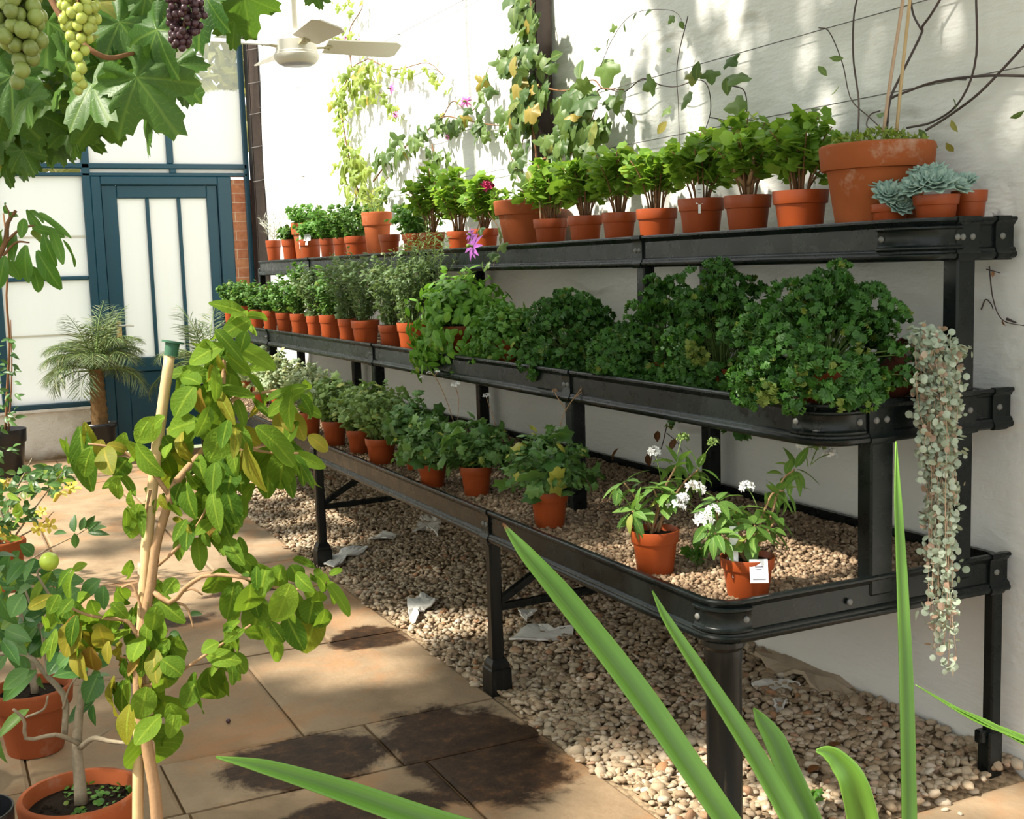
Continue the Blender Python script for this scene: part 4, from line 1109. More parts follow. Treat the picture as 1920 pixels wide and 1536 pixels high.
# two heliotropes drawn shoot by shoot
def heliotrope(name, label, cx, wpx, yr, yb, shoots, heads, leaves, tagf=None):
    reseed(label); p = onZ(cx, yb, ZGB); d = depth(p); R = wpx*d/FPX/2; h = (C0+ray(cx, yr)*d)[2]-ZGB
    root = thing(name, label, 'potted plant', p, 'heliotropes on the lowest tier'); z0 = pot_mesh(root, R, h, 'plastic', M['plastic_pot'])
    ms, ml = MB(), MB(); base = at(cx, yr+8, d)
    for (pts, dd) in shoots:
        P = spline([base+rng.normal(size=3)*.008]+[at(x, y, d+dd*(i+1)/len(pts)) for i, (x, y) in enumerate(pts)], 14)-p
        tube(ms, P, np.linspace(.004, .002, 14), 5)
        e = P[-1]; tg = unit(P[-1]-P[-3])
        for k, (q, nn_, s) in enumerate(((13, 7, .062), (10, 5, .058), (7, 3, .05))):
            a = rng.uniform(0, 6)+np.arange(nn_)*2*PI/nn_; b1 = unit(np.cross(tg, A([.3, .2, 1]))); b2 = np.cross(tg, b1)
            o = np.cos(a)[:, None]*b1+np.sin(a)[:, None]*b2; D = o+tg*.35+A([0, 0, -.25])+rng.normal(size=(nn_, 3))*.15
            ml.inst(T_LANCE if k < 2 else T_OVALS, frames(D, A([0, 0, 1.])+tg*.5+rng.normal(size=(nn_, 3))*.2, s*rng.uniform(.7, 1.1, nn_), s*1.35), P[q]+o*.006)
    for (x0, y0, x1, y1, w_) in leaves:
        a_, b_ = at(x0, y0, d-.02)-p, at(x1, y1, d-.045)-p; L = np.linalg.norm(b_-a_)
        ml.inst(T_OVAL, frames([b_-a_], [-_f+A([0, 0, .4])], L, w_*d/FPX/.58), [a_])
    ms.build('stem', M['stem_tan'], root); ml.build('foliage', M['helio'], root)
    for (x, y, r, dd, sx, sy, mt) in heads:
        c = at(x, y, d+dd)-p; s = at(sx, sy, d+dd*.5)-p
        flower_head(root, c, r, 26, M[mt], 'flower_head', .011, [s, (s+c)/2+A([0, 0, .005]), c])
    if tagf: tagf(root, z0, R, h)
    return root
heliotrope('potted_heliotrope', 'heliotrope with drooping shoots, left of the one with the white tag', 1229, 92, 990, 1072,
    [([(1195, 940), (1170, 905)], .02), ([(1205, 965), (1185, 960)], -.05), ([(1240, 930), (1262, 885), (1270, 870)], .06), ([(1235, 950), (1225, 915)], -.02), ([(1275, 915), (1310, 880)], .08), ([(1250, 945), (1258, 925)], -.03)],
    [(1268, 952, .020, -.06, 1312, 965, 'petal_white'), (1280, 935, .012, -.05, 1312, 963, 'petal_white'), (1227, 848, .012, .10, 1240, 900, 'petal_white'), (1280, 822, .011, .1, 1268, 860, 'stem'), (1338, 830, .011, .1, 1312, 870, 'stem')], [(1160, 915, 1155, 945, 20), (1185, 970, 1160, 985, 18)])
def htag(root, z0, R, h):
    m = MB(); c = A([-.25*R, -1.0*R, z0-.008]); f = unit(A([-.45, -.85, .25])); s = unit(np.cross(A([0, 0, 1.]), f)); u = np.cross(f, s)
    def q(cc, ww, hh, e, mi):
        V = [cc+s*a*ww/2+u*b*hh/2+f*e*k for k in (0, 1) for a, b in ((-1, -1), (1, -1), (1, 1), (-1, 1))]
        m.add(V, [(3, 2, 1, 0), (4, 5, 6, 7), (0, 1, 5, 4), (1, 2, 6, 5), (2, 3, 7, 6), (3, 0, 4, 7)], mi)
    q(c, .042, .054, .0015, 0)
    for (v, ww) in ((.010, .018), (.004, .012), (-.019, .030)): q(c+u*v+f*.0016, ww, .0022, .0004, 1)
    tag(m.build('plant_label', [M['tagw'], M['ink']], root, False), 'white printed plant label')
    add_tag(root, -.75*R, -.2*R, z0, .02, .09, ink=False)
heliotrope('potted_heliotrope', 'white-flowered heliotrope with a white printed tag at the corner of the lowest tray', 1402, 102, 1040, 1116,
    [([(1350, 985), (1345, 940)], -.04), ([(1385, 985), (1380, 955)], .03), ([(1420, 1000), (1445, 930), (1470, 920)], .05), ([(1440, 985), (1465, 905), (1490, 880)], .08), ([(1375, 1020), (1340, 1000)], -.06), ([(1410, 1020), (1415, 985)], -.05), ([(1430, 1010), (1455, 975)], .02)],
    [(1302, 918, .021, -.06, 1348, 938, 'petal_white'), (1320, 975, .020, -.06, 1345, 985, 'petal_white'), (1338, 958, .014, -.06, 1345, 985, 'petal_white'), (1400, 914, .013, .02, 1420, 950, 'petal_white'), (1507, 836, .012, .1, 1515, 875, 'petal_white'), (1535, 838, .014, .1, 1520, 872, 'stem'), (1556, 852, .014, .1, 1522, 870, 'petal_white')],
    [(1402, 1010, 1415, 1060, 28), (1325, 985, 1302, 1015, 20), (1350, 985, 1335, 1010, 20)], htag)
# ------------------------------------------------------------------ foreground plants, drawn branch by branch
def px_leaves(ml, L, d, org, tpl, mi=0, asp=.62, dz=.05, face=.8):
    for row in L:
        x0, y0, x1, y1, w_ = row[:5]; k = row[5] if len(row) > 5 else 0
        dd = rng.uniform(-.07, .07)
        a_ = at(x0, y0, d+dd)-org; b_ = at(x1, y1, d+dd+rng.uniform(-dz, dz))-org; v = b_-a_; l = np.linalg.norm(v)
        n = -_f*face+A([0, 0, .45])+_r*rng.uniform(-.55, .55)+rng.normal(size=3)*.18
        ml.inst(tpl, frames([v], [n], l, w_*1.08*d/FPX/asp, l), [a_], mi+k)
def branches(root, L, d, org, mat, k=7, n=14, name='branch'):
    out = []
    for (pts, r0, r1, dd) in L:
        m = MB(); tube(m, pxpath(pts, d, dd, org, n), np.linspace(r0, r1, n), k); out.append(m.build(name, mat, root))
    return out

# ---- the sage-like plant tied to a cane
reseed('salvia'); D1 = 2.30; sp = at(282, 1640, D1); sp[2] = 0
sal = thing('potted_salvia', 'tall foreground plant of large soft yellow-green leaves tied to a bamboo cane', 'potted plant', sp)
pot_mesh(sal, .14, .235, 'clay', M['clay_pot'])
branches(sal, [([(292, 1660), (296, 1536), (281, 1430), (262, 1330), (259, 1270), (266, 1190), (281, 1110), (292, 1024), (300, 995), (318, 935), (330, 905)], .0125, .008, 0),
    ([(330, 905), (350, 880), (392, 830), (414, 770), (419, 710), (425, 650), (462, 592)], .008, .003, .03),
    ([(318, 930), (285, 885), (240, 852), (205, 838), (165, 832)], .005, .002, -.03), ([(404, 790), (440, 748), (500, 735), (550, 728)], .005, .002, .02),
    ([(392, 830), (440, 835), (500, 848), (560, 850)], .004, .002, -.02), ([(296, 1060), (330, 1030), (370, 985), (405, 915)], .004, .002, -.03),
    ([(286, 1108), (320, 1130), (350, 1100), (392, 1078), (470, 1086), (540, 1108), (612, 1092)], .006, .002, -.04), ([(325, 1128), (350, 1140), (363, 1178)], .003, .0015, 0),
    ([(335, 1112), (360, 1105), (380, 1116)], .003, .0015, 0), ([(262, 1290), (320, 1270), (390, 1225), (470, 1172)], .004, .002, -.05), ([(264, 1200), (238, 1165), (200, 1160), (155, 1150), (112, 1128)], .005, .002, -.04),
    ([(260, 1280), (245, 1240), (225, 1230)], .003, .002, -.03), ([(270, 1160), (250, 1100), (228, 1102)], .003, .002, 0), ([(282, 920), (270, 985), (267, 1080)], .003, .0015, .04)], D1, sp, M['stem_tan'], name='stem')
m = MB(); P = pxpath([(318, 668), (300, 800), (285, 925), (272, 1075), (262, 1290), (258, 1560), (262, 1640)], D1+.03, -.02, sp, 30); r = np.full(30, .0105); r[[6, 13, 20, 26]] = .0122
tube(m, P, r, 10); m.build('bamboo_cane', M['bamboo'], sal)
m = MB(); P = pxpath([(288, 1500), (268, 1120), (266, 1056)], D1+.02, 0, sp, 8); tube(m, P, .008, 8); m.build('cane', M['cane'], sal)
m = MB(); c = at(322, 655, D1+.03)-sp; ax = unit(at(324, 640, D1+.03)-at(320, 668, D1+.03))
tube(m, [c-ax*.013, c+ax*.012], [.0125, .014], 14); tube(m, [c+ax*.012, c+ax*.016], [.021, .021], 14); o = m.build('cane_cap', M['green_cap'], sal, True); o['label'] = 'green rubber cane cap'; o.data.set_sharp_from_angle(angle=.6)
SALV = [(463, 590, 412, 566, 20), (458, 592, 503, 590, 14), (470, 600, 428, 618, 28), (438, 648, 500, 668, 28), (420, 648, 362, 668, 30), (415, 655, 385, 722, 18), (398, 662, 405, 708, 28), (375, 650, 400, 640, 16), (357, 695, 330, 735, 24),
 (433, 700, 430, 738, 26), (465, 700, 505, 745, 14), (365, 725, 330, 765, 36), (390, 715, 395, 765, 32), (548, 735, 530, 792, 36), (563, 742, 592, 772, 22), (522, 770, 530, 810, 24, 1), (550, 775, 562, 810, 24, 1), (500, 752, 552, 718, 16),
 (420, 745, 415, 800, 36), (408, 785, 400, 818, 30), (425, 800, 400, 850, 38), (372, 790, 318, 802, 34), (300, 785, 263, 818, 34), (318, 815, 300, 848, 30), (318, 830, 322, 917, 44), (345, 830, 357, 877, 28, 1), (440, 795, 480, 838, 34, 1), (462, 830, 472, 907, 30, 1),
 (515, 835, 492, 908, 46), (537, 840, 520, 907, 40), (550, 845, 576, 917, 28), (480, 800, 547, 848, 36), (400, 860, 363, 897, 42), (440, 868, 430, 918, 46), (405, 908, 373, 972, 42), (455, 930, 435, 972, 34), (400, 980, 375, 1012, 28), (385, 978, 390, 1020, 22), (355, 980, 347, 1012, 22), (430, 990, 415, 1025, 24),
 (150, 800, 157, 895, 36), (125, 820, 130, 882, 18), (172, 842, 152, 887, 26), (195, 840, 198, 870, 32, 1), (200, 835, 232, 838, 16, 1), (255, 830, 278, 882, 36), (240, 860, 220, 882, 30), (222, 895, 214, 932, 22), (240, 885, 215, 880, 20), (285, 918, 263, 932, 18), (262, 945, 250, 992, 28), (252, 950, 239, 990, 20), (270, 945, 280, 985, 20), (308, 925, 315, 957, 20), (328, 945, 362, 936, 20), (245, 920, 243, 955, 16),
 (350, 905, 350, 960, 34), (380, 880, 382, 930, 34), (425, 920, 440, 965, 30), (395, 945, 388, 985, 28), (405, 1000, 400, 1035, 26), (360, 995, 362, 1030, 20), (345, 1000, 330, 1040, 20), (440, 1010, 436, 1050, 26),
 (465, 1052, 452, 1088, 30), (415, 1065, 404, 1117, 42), (440, 1092, 430, 1147, 32), (470, 1095, 470, 1148, 48), (490, 1120, 475, 1180, 42), (530, 1060, 515, 1097, 34), (545, 1095, 525, 1152, 38), (535, 1150, 560, 1205, 30), (590, 1120, 580, 1152, 34), (597, 1145, 577, 1205, 38), (563, 1135, 567, 1167, 18), (595, 1080, 617, 1102, 24), (612, 1090, 653, 1137, 18), (493, 1180, 532, 1227, 30), (450, 1165, 407, 1192, 18), (410, 1205, 384, 1215, 22), (432, 1200, 410, 1255, 40), (435, 1225, 457, 1252, 24), (368, 1262, 358, 1327, 46), (392, 1252, 402, 1317, 46), (420, 1245, 412, 1300, 30), (500, 1065, 490, 1100, 30), (545, 1060, 560, 1085, 26), (555, 1075, 572, 1100, 22),
 (302, 1278, 273, 1322, 42), (300, 1305, 325, 1350, 58), (278, 1360, 296, 1433, 88), (245, 1320, 228, 1377, 30), (257, 1355, 268, 1380, 24), (330, 1330, 322, 1372, 22), (285, 1330, 250, 1350, 24), (300, 1345, 262, 1378, 30),
 (140, 1070, 113, 1127, 24), (150, 1163, 115, 1217, 38, 1), (160, 1168, 155, 1237, 38, 1), (165, 1140, 176, 1182, 32), (185, 1173, 198, 1214, 30, 1), (170, 1213, 168, 1257, 32, 1), (140, 1208, 143, 1260, 26, 1), (105, 1130, 97, 1168, 20), (105, 1180, 92, 1224, 14), (122, 1130, 150, 1150, 22), (130, 1125, 118, 1150, 26), (110, 1115, 96, 1140, 20),
 (285, 1113, 327, 1152, 26), (276, 1130, 283, 1160, 24), (300, 1150, 283, 1192, 46), (265, 1123, 261, 1177, 22), (270, 1195, 244, 1226, 36), (230, 1208, 211, 1237, 28, 1), (235, 1228, 240, 1287, 24), (255, 1228, 257, 1277, 30), (275, 1235, 270, 1272, 28), (290, 1218, 286, 1262, 26, 1), (312, 1198, 337, 1227, 32), (215, 1268, 193, 1337, 18, 1), (232, 1275, 222, 1338, 20), (225, 1100, 233, 1130, 26), (245, 1050, 237, 1082, 16), (210, 1140, 230, 1170, 30), (205, 1150, 200, 1185, 26), (235, 1180, 215, 1190, 30), (320, 1230, 325, 1262, 34), (300, 1240, 318, 1290, 40), (330, 1085, 315, 1105, 22)]
ml = MB()
def fuller(L, s, extra, spread, keep=1.0, wf=1.10):
    out = []
    for q in L:
        k = q[5] if len(q) > 5 else 0; x0, y0, x1, y1, w_ = q[:5]; cx, cy = (x1-x0)*(s-1), (y1-y0)*(s-1)
        out.append((x0, y0, x1+cx, y1+cy, w_*s*wf, k))
        for e in range(extra):
            if rng.uniform() > keep: continue
            a = math.atan2(y1-y0, x1-x0)+rng.normal()*.7; l = math.hypot(x1-x0, y1-y0)*rng.uniform(.55, 1.0); ox, oy = rng.normal(size=2)*spread
            out.append((x0+ox, y0+oy, x0+ox+l*math.cos(a), y0+oy+l*math.sin(a)+6, max(14, w_*rng.uniform(.6, .95)), k))
    return out
px_leaves(ml, fuller(SALV, 1.2, 2, 14, .75), D1, sp, T_SALVIA)
for (x0, x1, y0, y1, n) in ((335, 460, 640, 760, 20), (300, 460, 770, 890, 22), (370, 435, 890, 1030, 16), (450, 580, 740, 850, 6), (250, 330, 1110, 1240, 14), (90, 200, 1110, 1200, 10)):
    for i in range(n):
        x, y = rng.uniform(x0, x1), rng.uniform(y0, y1); a = PI/2+rng.normal()*.8; l = rng.uniform(34, 62)
        px_leaves(ml, [(x, y, x+l*math.cos(a), y+l*math.sin(a), rng.uniform(22, 34), int(rng.uniform() < .07))], D1+rng.uniform(.0, .10), sp, T_SALVIA); ml.build('foliage', [M['salvia'], M['salvia_yellow']], sal)

# ---- small citrus trees at the left
reseed('citrus'); D2 = 2.62; cp = at(150, 1484, D2); cp[2] = .0
dR = 2.62*112/FPX
cit = thing('potted_citrus', 'young citrus tree in the nearest terracotta pot, one lime on its left branches', 'potted plant', cp)
hp = at(150, 1484, D2)[2]; z0 = pot_mesh(cit, dR, hp, 'clay', M['clay_pot'], k=56)
n = 150; a = rng.uniform(0, 2*PI, n); q = np.sqrt(rng.uniform(.05, 1, n))*dR*.85; m = MB(); px_ = np.stack([q*np.cos(a), q*np.sin(a), np.full(n, z0+.006)], 1); px_ = px_[(px_[:, 0] > -.2*dR)]
m.inst(T_ROUND, frames(randdirs(len(px_))*A([1, 1, .3]), A([0, 0, 1.])+rng.normal(size=(len(px_), 3))*.4, rng.uniform(.006, .014, len(px_))), px_); tag(m.build('weeds', M['flat_parsley'], cit), kind='stuff')
branches(cit, [([(152, 1508), (148, 1450), (144, 1400), (148, 1340), (156, 1280), (165, 1200)], .0145, .006, .02), ([(150, 1395), (125, 1384), (100, 1378), (50, 1386), (45, 1350), (25, 1330)], .006, .003, -.1),
    ([(150, 1402), (175, 1385), (205, 1390), (238, 1394)], .007, .004, -.06), ([(165, 1390), (185, 1380), (205, 1368)], .005, .003, .05), ([(120, 1380), (122, 1310), (88, 1268), (52, 1228), (0, 1226), (-30, 1230)], .0075, .004, .08),
    ([(88, 1268), (80, 1200), (77, 1150)], .003, .002, .02), ([(50, 1345), (82, 1330), (90, 1305)], .003, .002, -.04), ([(100, 1240), (60, 1140), (30, 1060)], .004, .002, .1), ([(140, 1230), (100, 1130), (70, 1075), (92, 1060)], .004, .0018, .0), ([(118, 1330), (130, 1290), (145, 1270)], .003, .0015, 0)], D2, cp, M['stem_grey'], name='branch')
CIT = [(70, 1258, 0, 1307, 42), (55, 1330, 0, 1372, 26), (122, 1225, 94, 1256, 40), (165, 1255, 110, 1262, 32), (185, 1263, 164, 1312, 44), (178, 1313, 128, 1347, 32), (188, 1086, 152, 1117, 34), (195, 1098, 190, 1138, 38), (115, 1124, 72, 1134, 22), (150, 1105, 122, 1125, 36), (60, 1100, 20, 1122, 30), (90, 1080, 53, 1137, 26, 1), (85, 1150, 42, 1168, 32), (20, 1038, 5, 1092, 36), (45, 1055, 15, 1087, 28), (65, 1050, 44, 1082, 22), (45, 1115, 20, 1150, 44), (0, 1120, 22, 1170, 36), (75, 1170, 40, 1200, 36),
 (240, 1330, 224, 1377, 28), (0, 1388, 6, 1432, 16), (317, 1198, 341, 1222, 26), (355, 1155, 378, 1148, 16), (205, 1225, 180, 1250, 30), (75, 1268, 78, 1295, 18), (215, 1180, 185, 1190, 36), (200, 1190, 190, 1225, 34), (10, 1180, 45, 1195, 34), (35, 1160, 5, 1175, 30), (30, 1090, 60, 1085, 28), (135, 1245, 160, 1275, 28), (125, 1100, 100, 1110, 30), (110, 1180, 75, 1180, 36), (235, 1290, 205, 1300, 30), (10, 1060, -15, 1090, 34), (45, 1140, 70, 1160, 30), (5, 1200, 30, 1235, 26), (340, 1215, 325, 1240, 22), (320, 1185, 335, 1200, 20)]
ml = MB(); px_leaves(ml, fuller(CIT, 1.15, 1, 14, .6, .78), D2, cp, T_CITRUS, asp=.52)
for i in range(42):
    x, y = rng.uniform(-25, 120), rng.uniform(1035, 1235); a = rng.uniform(0, 6.28); l = rng.uniform(34, 60)
    px_leaves(ml, [(x, y, x+l*math.cos(a), y+l*.7*math.sin(a)+10, rng.uniform(20, 32), int(rng.uniform() < .12))], D2+.12, cp, T_CITRUS, asp=.52)
ml.build('foliage', [M['citrus'], M['salvia']], cit)
m = MB(); m.inst(T_SPHF, frames([A([0, 0, 1.])], [A([0, 1., 0])], .0205), [at(92, 1053, D2-.05)-cp]); tag(m.build('lime', M['lime'], cit), 'yellow-green lime')

p2 = A([-2.263, 1.50, 0]); d2 = depth((-2.263, 1.50, .15))
c2 = thing('potted_citrus', 'second citrus tree, in the terracotta pot behind the nearest pot', 'potted plant', p2)
R2 = 74*d2/FPX; h2 = (C0+ray(68, 1285)*d2)[2]; pot_mesh(c2, R2, h2, 'clay', M['clay_pot'], k=48)
branches(c2, [([(66, 1300), (57, 1230), (40, 1150), (50, 1080)], .012, .006, .0), ([(55, 1220), (20, 1180), (-20, 1150)], .007, .004, .0), ([(45, 1170), (80, 1110), (100, 1075)], .006, .003, .0)], d2, p2, M['stem_grey'])
ml = MB()
for i in range(70):
    x, y = rng.normal(35, 45), rng.uniform(1040, 1230); a = rng.uniform(0, 6.28); l = rng.uniform(26, 42)
    px_leaves(ml, [(x, y, x+l*math.cos(a), y+l*.7*math.sin(a)+8, rng.uniform(15, 22), int(rng.uniform() < .1))], d2+rng.uniform(-.15, .15), p2, T_CITRUS, asp=.52)
ml.build('foliage', [M['citrus'], M['salvia']], c2)

# ---- yellow jessamine beyond
p3 = A([-2.24, 3.50, 0]); d3 = depth((-2.24, 3.5, .2))
j3 = thing('potted_jessamine', 'yellow-flowered jessamine sprawling from a clay pot by the left edge', 'potted plant', p3)
pot_mesh(j3, 44*d3/FPX, (C0+ray(20, 1012)*d3)[2], 'clay', M['old_pot'])
branches(j3, [([(20, 1012), (15, 950), (40, 900), (60, 860)], .006, .003, 0), ([(25, 1010), (60, 960), (90, 920), (118, 885)], .005, .002, -.2), ([(20, 1005), (-10, 930), (-20, 880)], .005, .003, 0), ([(30, 1010), (75, 985), (100, 960)], .004, .002, -.2),
    ([(40, 1060), (90, 1030), (140, 1005), (165, 990)], .004, .002, -.5)], d3, p3, M['stem_grey'])
ml = MB()
for i in range(330):
    t = rng.uniform(); x, y = (rng.uniform(-15, 125), rng.uniform(858, 1015)) if t < .8 else (rng.uniform(90, 140), rng.uniform(870, 940))
    if y > 900+1.1*(125-x) or y < 870-.15*x+20: continue
    a = rng.uniform(0, 6.28); l = rng.uniform(16, 30)
    px_leaves(ml, [(x, y, x+l*math.cos(a), y+l*.6*math.sin(a), rng.uniform(8, 13), int(rng.uniform() < .12))], d3+rng.uniform(-.25, .1), p3, T_CITRUS, asp=.52)
px_leaves(ml, [(140, 998, 136, 965, 18), (160, 992, 175, 970, 14), (165, 995, 185, 978, 14), (165, 998, 200, 1000, 12), (140, 1000, 142, 1030, 14), (150, 995, 160, 968, 12), (125, 1000, 95, 998, 10), (175, 995, 195, 985, 12), (35, 965, 30, 1000-45, 14, 1), (38, 975, 20, 985, 18, 1), (34, 972, 33, 945, 18, 1)], d3-.5, p3, T_CITRUS, asp=.52)
ml.build('foliage', [M['jasmine'], M['salvia']], j3)
for (x, y, s) in ((110, 924, 14), (135, 914, 12), (92, 985, 11), (70, 992, 11), (4, 1000, 12), (78, 960, 8), (10, 905, 10)):
    m = MB(); c = at(x, y, d3-.22)-p3; ax = unit(A([.4, -.5, .35])+rng.normal(size=3)*.3); r = s*d3/FPX; b1 = unit(np.cross(ax, A([0, 0, 1.]))); b2 = np.cross(ax, b1)
    tube(m, [c-ax*r*1.3, c-ax*r*.2, c], [r*.22, r*.38, r*.5], 8)
    for k in range(5):
        a = 2*PI*k/5; o = b1*math.cos(a)+b2*math.sin(a); m.inst(T_OVALS, frames([o+ax*.45], [ax-o*.4], r*1.1, r*1.5), [c+o*r*.35])
    m.build('flower', M['petal_yellow'], j3)

# ---- climber on the near left upright and the black pot by the far wall
p4 = A([-2.05, 6.85, 0])
b4 = thing('potted_climber', 'black pot at the left end of the far wall with a thin climbing stem', 'potted plant', p4)
pot_mesh(b4, .15, .33, 'plastic', M['black_plastic'])
d4 = depth(p4+A([0, 0, .5])); O4 = p4
branches(b4, [([(10, 815), (14, 720), (18, 640), (12, 560), (16, 480), (6, 400)], .010, .006, -.3), ([(16, 810), (22, 700), (20, 600)], .006, .003, -.2)], d4, p4, M['stem_brown'], name='stem')
ml = MB()
for i in range(80):
    x, y = rng.uniform(-20, 34), rng.uniform(640, 860); a = rng.uniform(0, 6.28); l = rng.uniform(12, 22); px_leaves(ml, [(x, y, x+l*math.cos(a), y+l*.7*math.sin(a), 7)], d4-.3, p4, T_CITRUS, asp=.52)
ml.build('foliage', M['jasmine'], b4)

# ---- spreading branch of broad leaves reaching in from the left edge
d5 = 3.0; p5 = at(-330, 560, d5); p5[2] = 0
b5 = thing('potted_avocado', 'tall thin-stemmed plant whose drooping long leaves reach in at the left edge', 'potted plant', p5)
pot_mesh(b5, .13, .24, 'clay', M['clay_pot'])
m = MB(); P = np.concatenate([[[0, 0, .2], [0.03, 0, .6]], [at(-130, 640, d5)-p5, at(-30, 520, d5)-p5, at(8, 460, d5)-p5, at(14, 420, d5)-p5, at(30, 395, d5)-p5]]); tube(m, spline(P, 20), np.linspace(.012, .004, 20), 7); m.build('stem', M['stem_brown'], b5)
branches(b5, [([(10, 455), (35, 432), (60, 424), (80, 432)], .004, .002, 0), ([(5, 480), (30, 455), (55, 455)], .004, .002, 0), ([(12, 440), (18, 405), (10, 385)], .003, .002, 0)], d5, p5, M['stem_brown'])
LV = [(50, 393, 78, 442, 18), (60, 428, 122, 437, 18), (95, 430, 118, 482, 20), (82, 438, 96, 500, 24), (50, 460, 38, 532, 34), (70, 470, 108, 542, 30), (118, 450, 152, 500, 7), (10, 480, -6, 540, 26), (18, 405, 36, 398, 14), (75, 425, 60, 460, 22), (30, 440, 15, 480, 22), (55, 395, 88, 412, 14), (72, 400, 120, 430, 12), (12, 382, 0, 395, 14), (60, 500, 80, 545, 26), (5, 430, -10, 455, 20), (20, 490, 40, 520, 24), (45, 410, 40, 440, 18), (25, 470, 5, 510, 22)]
ml = MB(); px_leaves(ml, LV, d5, p5, T_SALVIA); ml.build('foliage', M['flat_parsley'], b5)

# ---- palms by the door
reseed('palm')
def palm(name, label, base, R, h, hcrown, nfr, L, pot=True):
    root = thing(name, label, 'potted plant', base)
    if pot:
        m = MB(); lathe(m, [(R*1.22, 0), (R*1.30, .022), (R*1.18, .022), (R*1.12, .006), (.001, .006)], 28); m.build('saucer', M['black_plastic'], root)
        m = MB(); lathe(m, [(.001, .010), (.8*R, .010), (.82*R, .02), (.97*R, h*.88), (1.05*R, h*.9), (1.06*R, h), (.97*R, h), (.94*R, h*.9), (.9*R, h*.8)], 40, wob=.012); m.build('pot', M['black_plastic'], root)
        m = MB(); lathe(m, [(.001, h*.9), (.95*R, h*.88)], 18); m.build('soil', M['soil'], root)
    m = MB(); zz = np.linspace(h*.85, hcrown, 16); lathe(m, [((.055+.008*(i % 2))*(1-.25*i/16), z_) for i, z_ in enumerate(zz)], 14, wob=.08); m.build('trunk', M['bark'], root)
    for i in range(nfr):
        a = 2*PI*i/nfr*2.399+.3; e0 = rng.uniform(.1, 1.35) if i > 3 else rng.uniform(1.25, 1.5); l = L*rng.uniform(.75, 1.1)
        o = A([math.cos(a), math.sin(a), 0]); t = np.linspace(0, 1, 16)
        ang = e0-t*t*(1.7 if e0 < 1.2 else .5)-.1*t
        P = np.cumsum(np.concatenate([[[0, 0, hcrown-.02]], (o[None]*np.cos(ang)[1:, None]+A([0, 0, 1.])[None]*np.sin(ang)[1:, None])*l/15]), 0)
        mf = MB(); tube(mf, P, np.linspace(.0065, .0015, 16), 4, 1)
        for sgn in (-1, 1):
            k = 34; s = np.linspace(2.5, 15, k); q = A([np.interp(s, np.arange(16), P[:, c]) for c in range(3)]).T; tg = unit(P[np.minimum(15, s.astype(int)+1).clip(1)]-P[s.astype(int).clip(0, 14)])
            side = np.cross(tg, A([0, 0, 1.])); side = unit(side)*sgn
            D = unit(side*.8+tg*.7+A([0, 0, -.22])+rng.normal(size=(k, 3))*.12); ll = L*.36*np.sin(PI*(.15+.8*np.linspace(0, 1, k)))
            mf.inst(T_STRIP, frames(D, np.cross(side, tg)*sgn+A([0, 0, .3]), ll, ll*.55), q)
        mf.build('frond', [M['palm'], M['stem']], root)
    return root
palm('potted_palm', 'small feathery palm in a ribbed black pot before the whitewashed panes', (-1.40, 6.95, 0), .115, .31, .70, 46, .50)
palm('potted_palm', 'second feathery palm half hidden between the door and the staging', (-.60, 6.92, 0), .10, .26, .66, 22, .52)

# ---- strap-leaved plant nearest the camera
D6 = 1.62; sb = at(1640, 2010, D6); sb[2] = 0
st = thing('potted_crinum', 'strap-leaved plant nearest the camera, its long blades rising from the lower right corner', 'potted plant', sb)
pot_mesh(st, .15, .22, 'clay', M['clay_pot'])
BL = [([(1600, 1900), (1500, 1740), (1362, 1545), (1200, 1310), (1060, 1130), (985, 1040), (943, 982)], [34, 40, 41, 44, 40, 27, 3], [0, 0, -.02, .02, .08, .12, .15], 1, .38, 'broad strap leaf with a dry brown tip'),
      ([(1640, 1900), (1570, 1720), (1482, 1545), (1400, 1400), (1310, 1260), (1250, 1165), (1223, 1108)], [28, 34, 40, 36, 27, 17, 2], [0, 0, .02, .05, .09, .12, .14], 0, .5, 'upright strap leaf crossing the round corner leg'),
      ([(1620, 1900), (1575, 1720), (1525, 1560), (1480, 1460), (1450, 1390), (1425, 1350), (1413, 1328)], [24, 30, 36, 40, 36, 22, 3], [.05, .06, .07, .08, .09, .1, .1], 0, .1, 'short yellow-green strap leaf'),
      ([(1700, 1900), (1703, 1720), (1702, 1540), (1697, 1300), (1690, 1100), (1683, 950), (1680, 828)], [18, 21, 25, 24, 19, 14, 2], [0, .0, .02, .04, .07, .1, .12], 0, .2, 'narrow upright leaf in front of the tray end'),
      ([(1640, 1900), (1640, 1720), (1622, 1560), (1600, 1470), (1572, 1428), (1550, 1412), (1530, 1408)], [34, 38, 45, 40, 30, 20, 4], [-.05, -.06, -.08, -.1, -.1, -.1, -.1], 0, -.3, 'broad leaf bending over at its tip'),
      ([(1560, 1880), (1350, 1740), (1080, 1625), (820, 1545), (640, 1483), (500, 1440), (405, 1420)], [34, 40, 42, 38, 33, 22, 3], [-.05, -.05, -.02, .0, .02, .04, .05], 0, .3, 'long low strap leaf lying across the paving')]
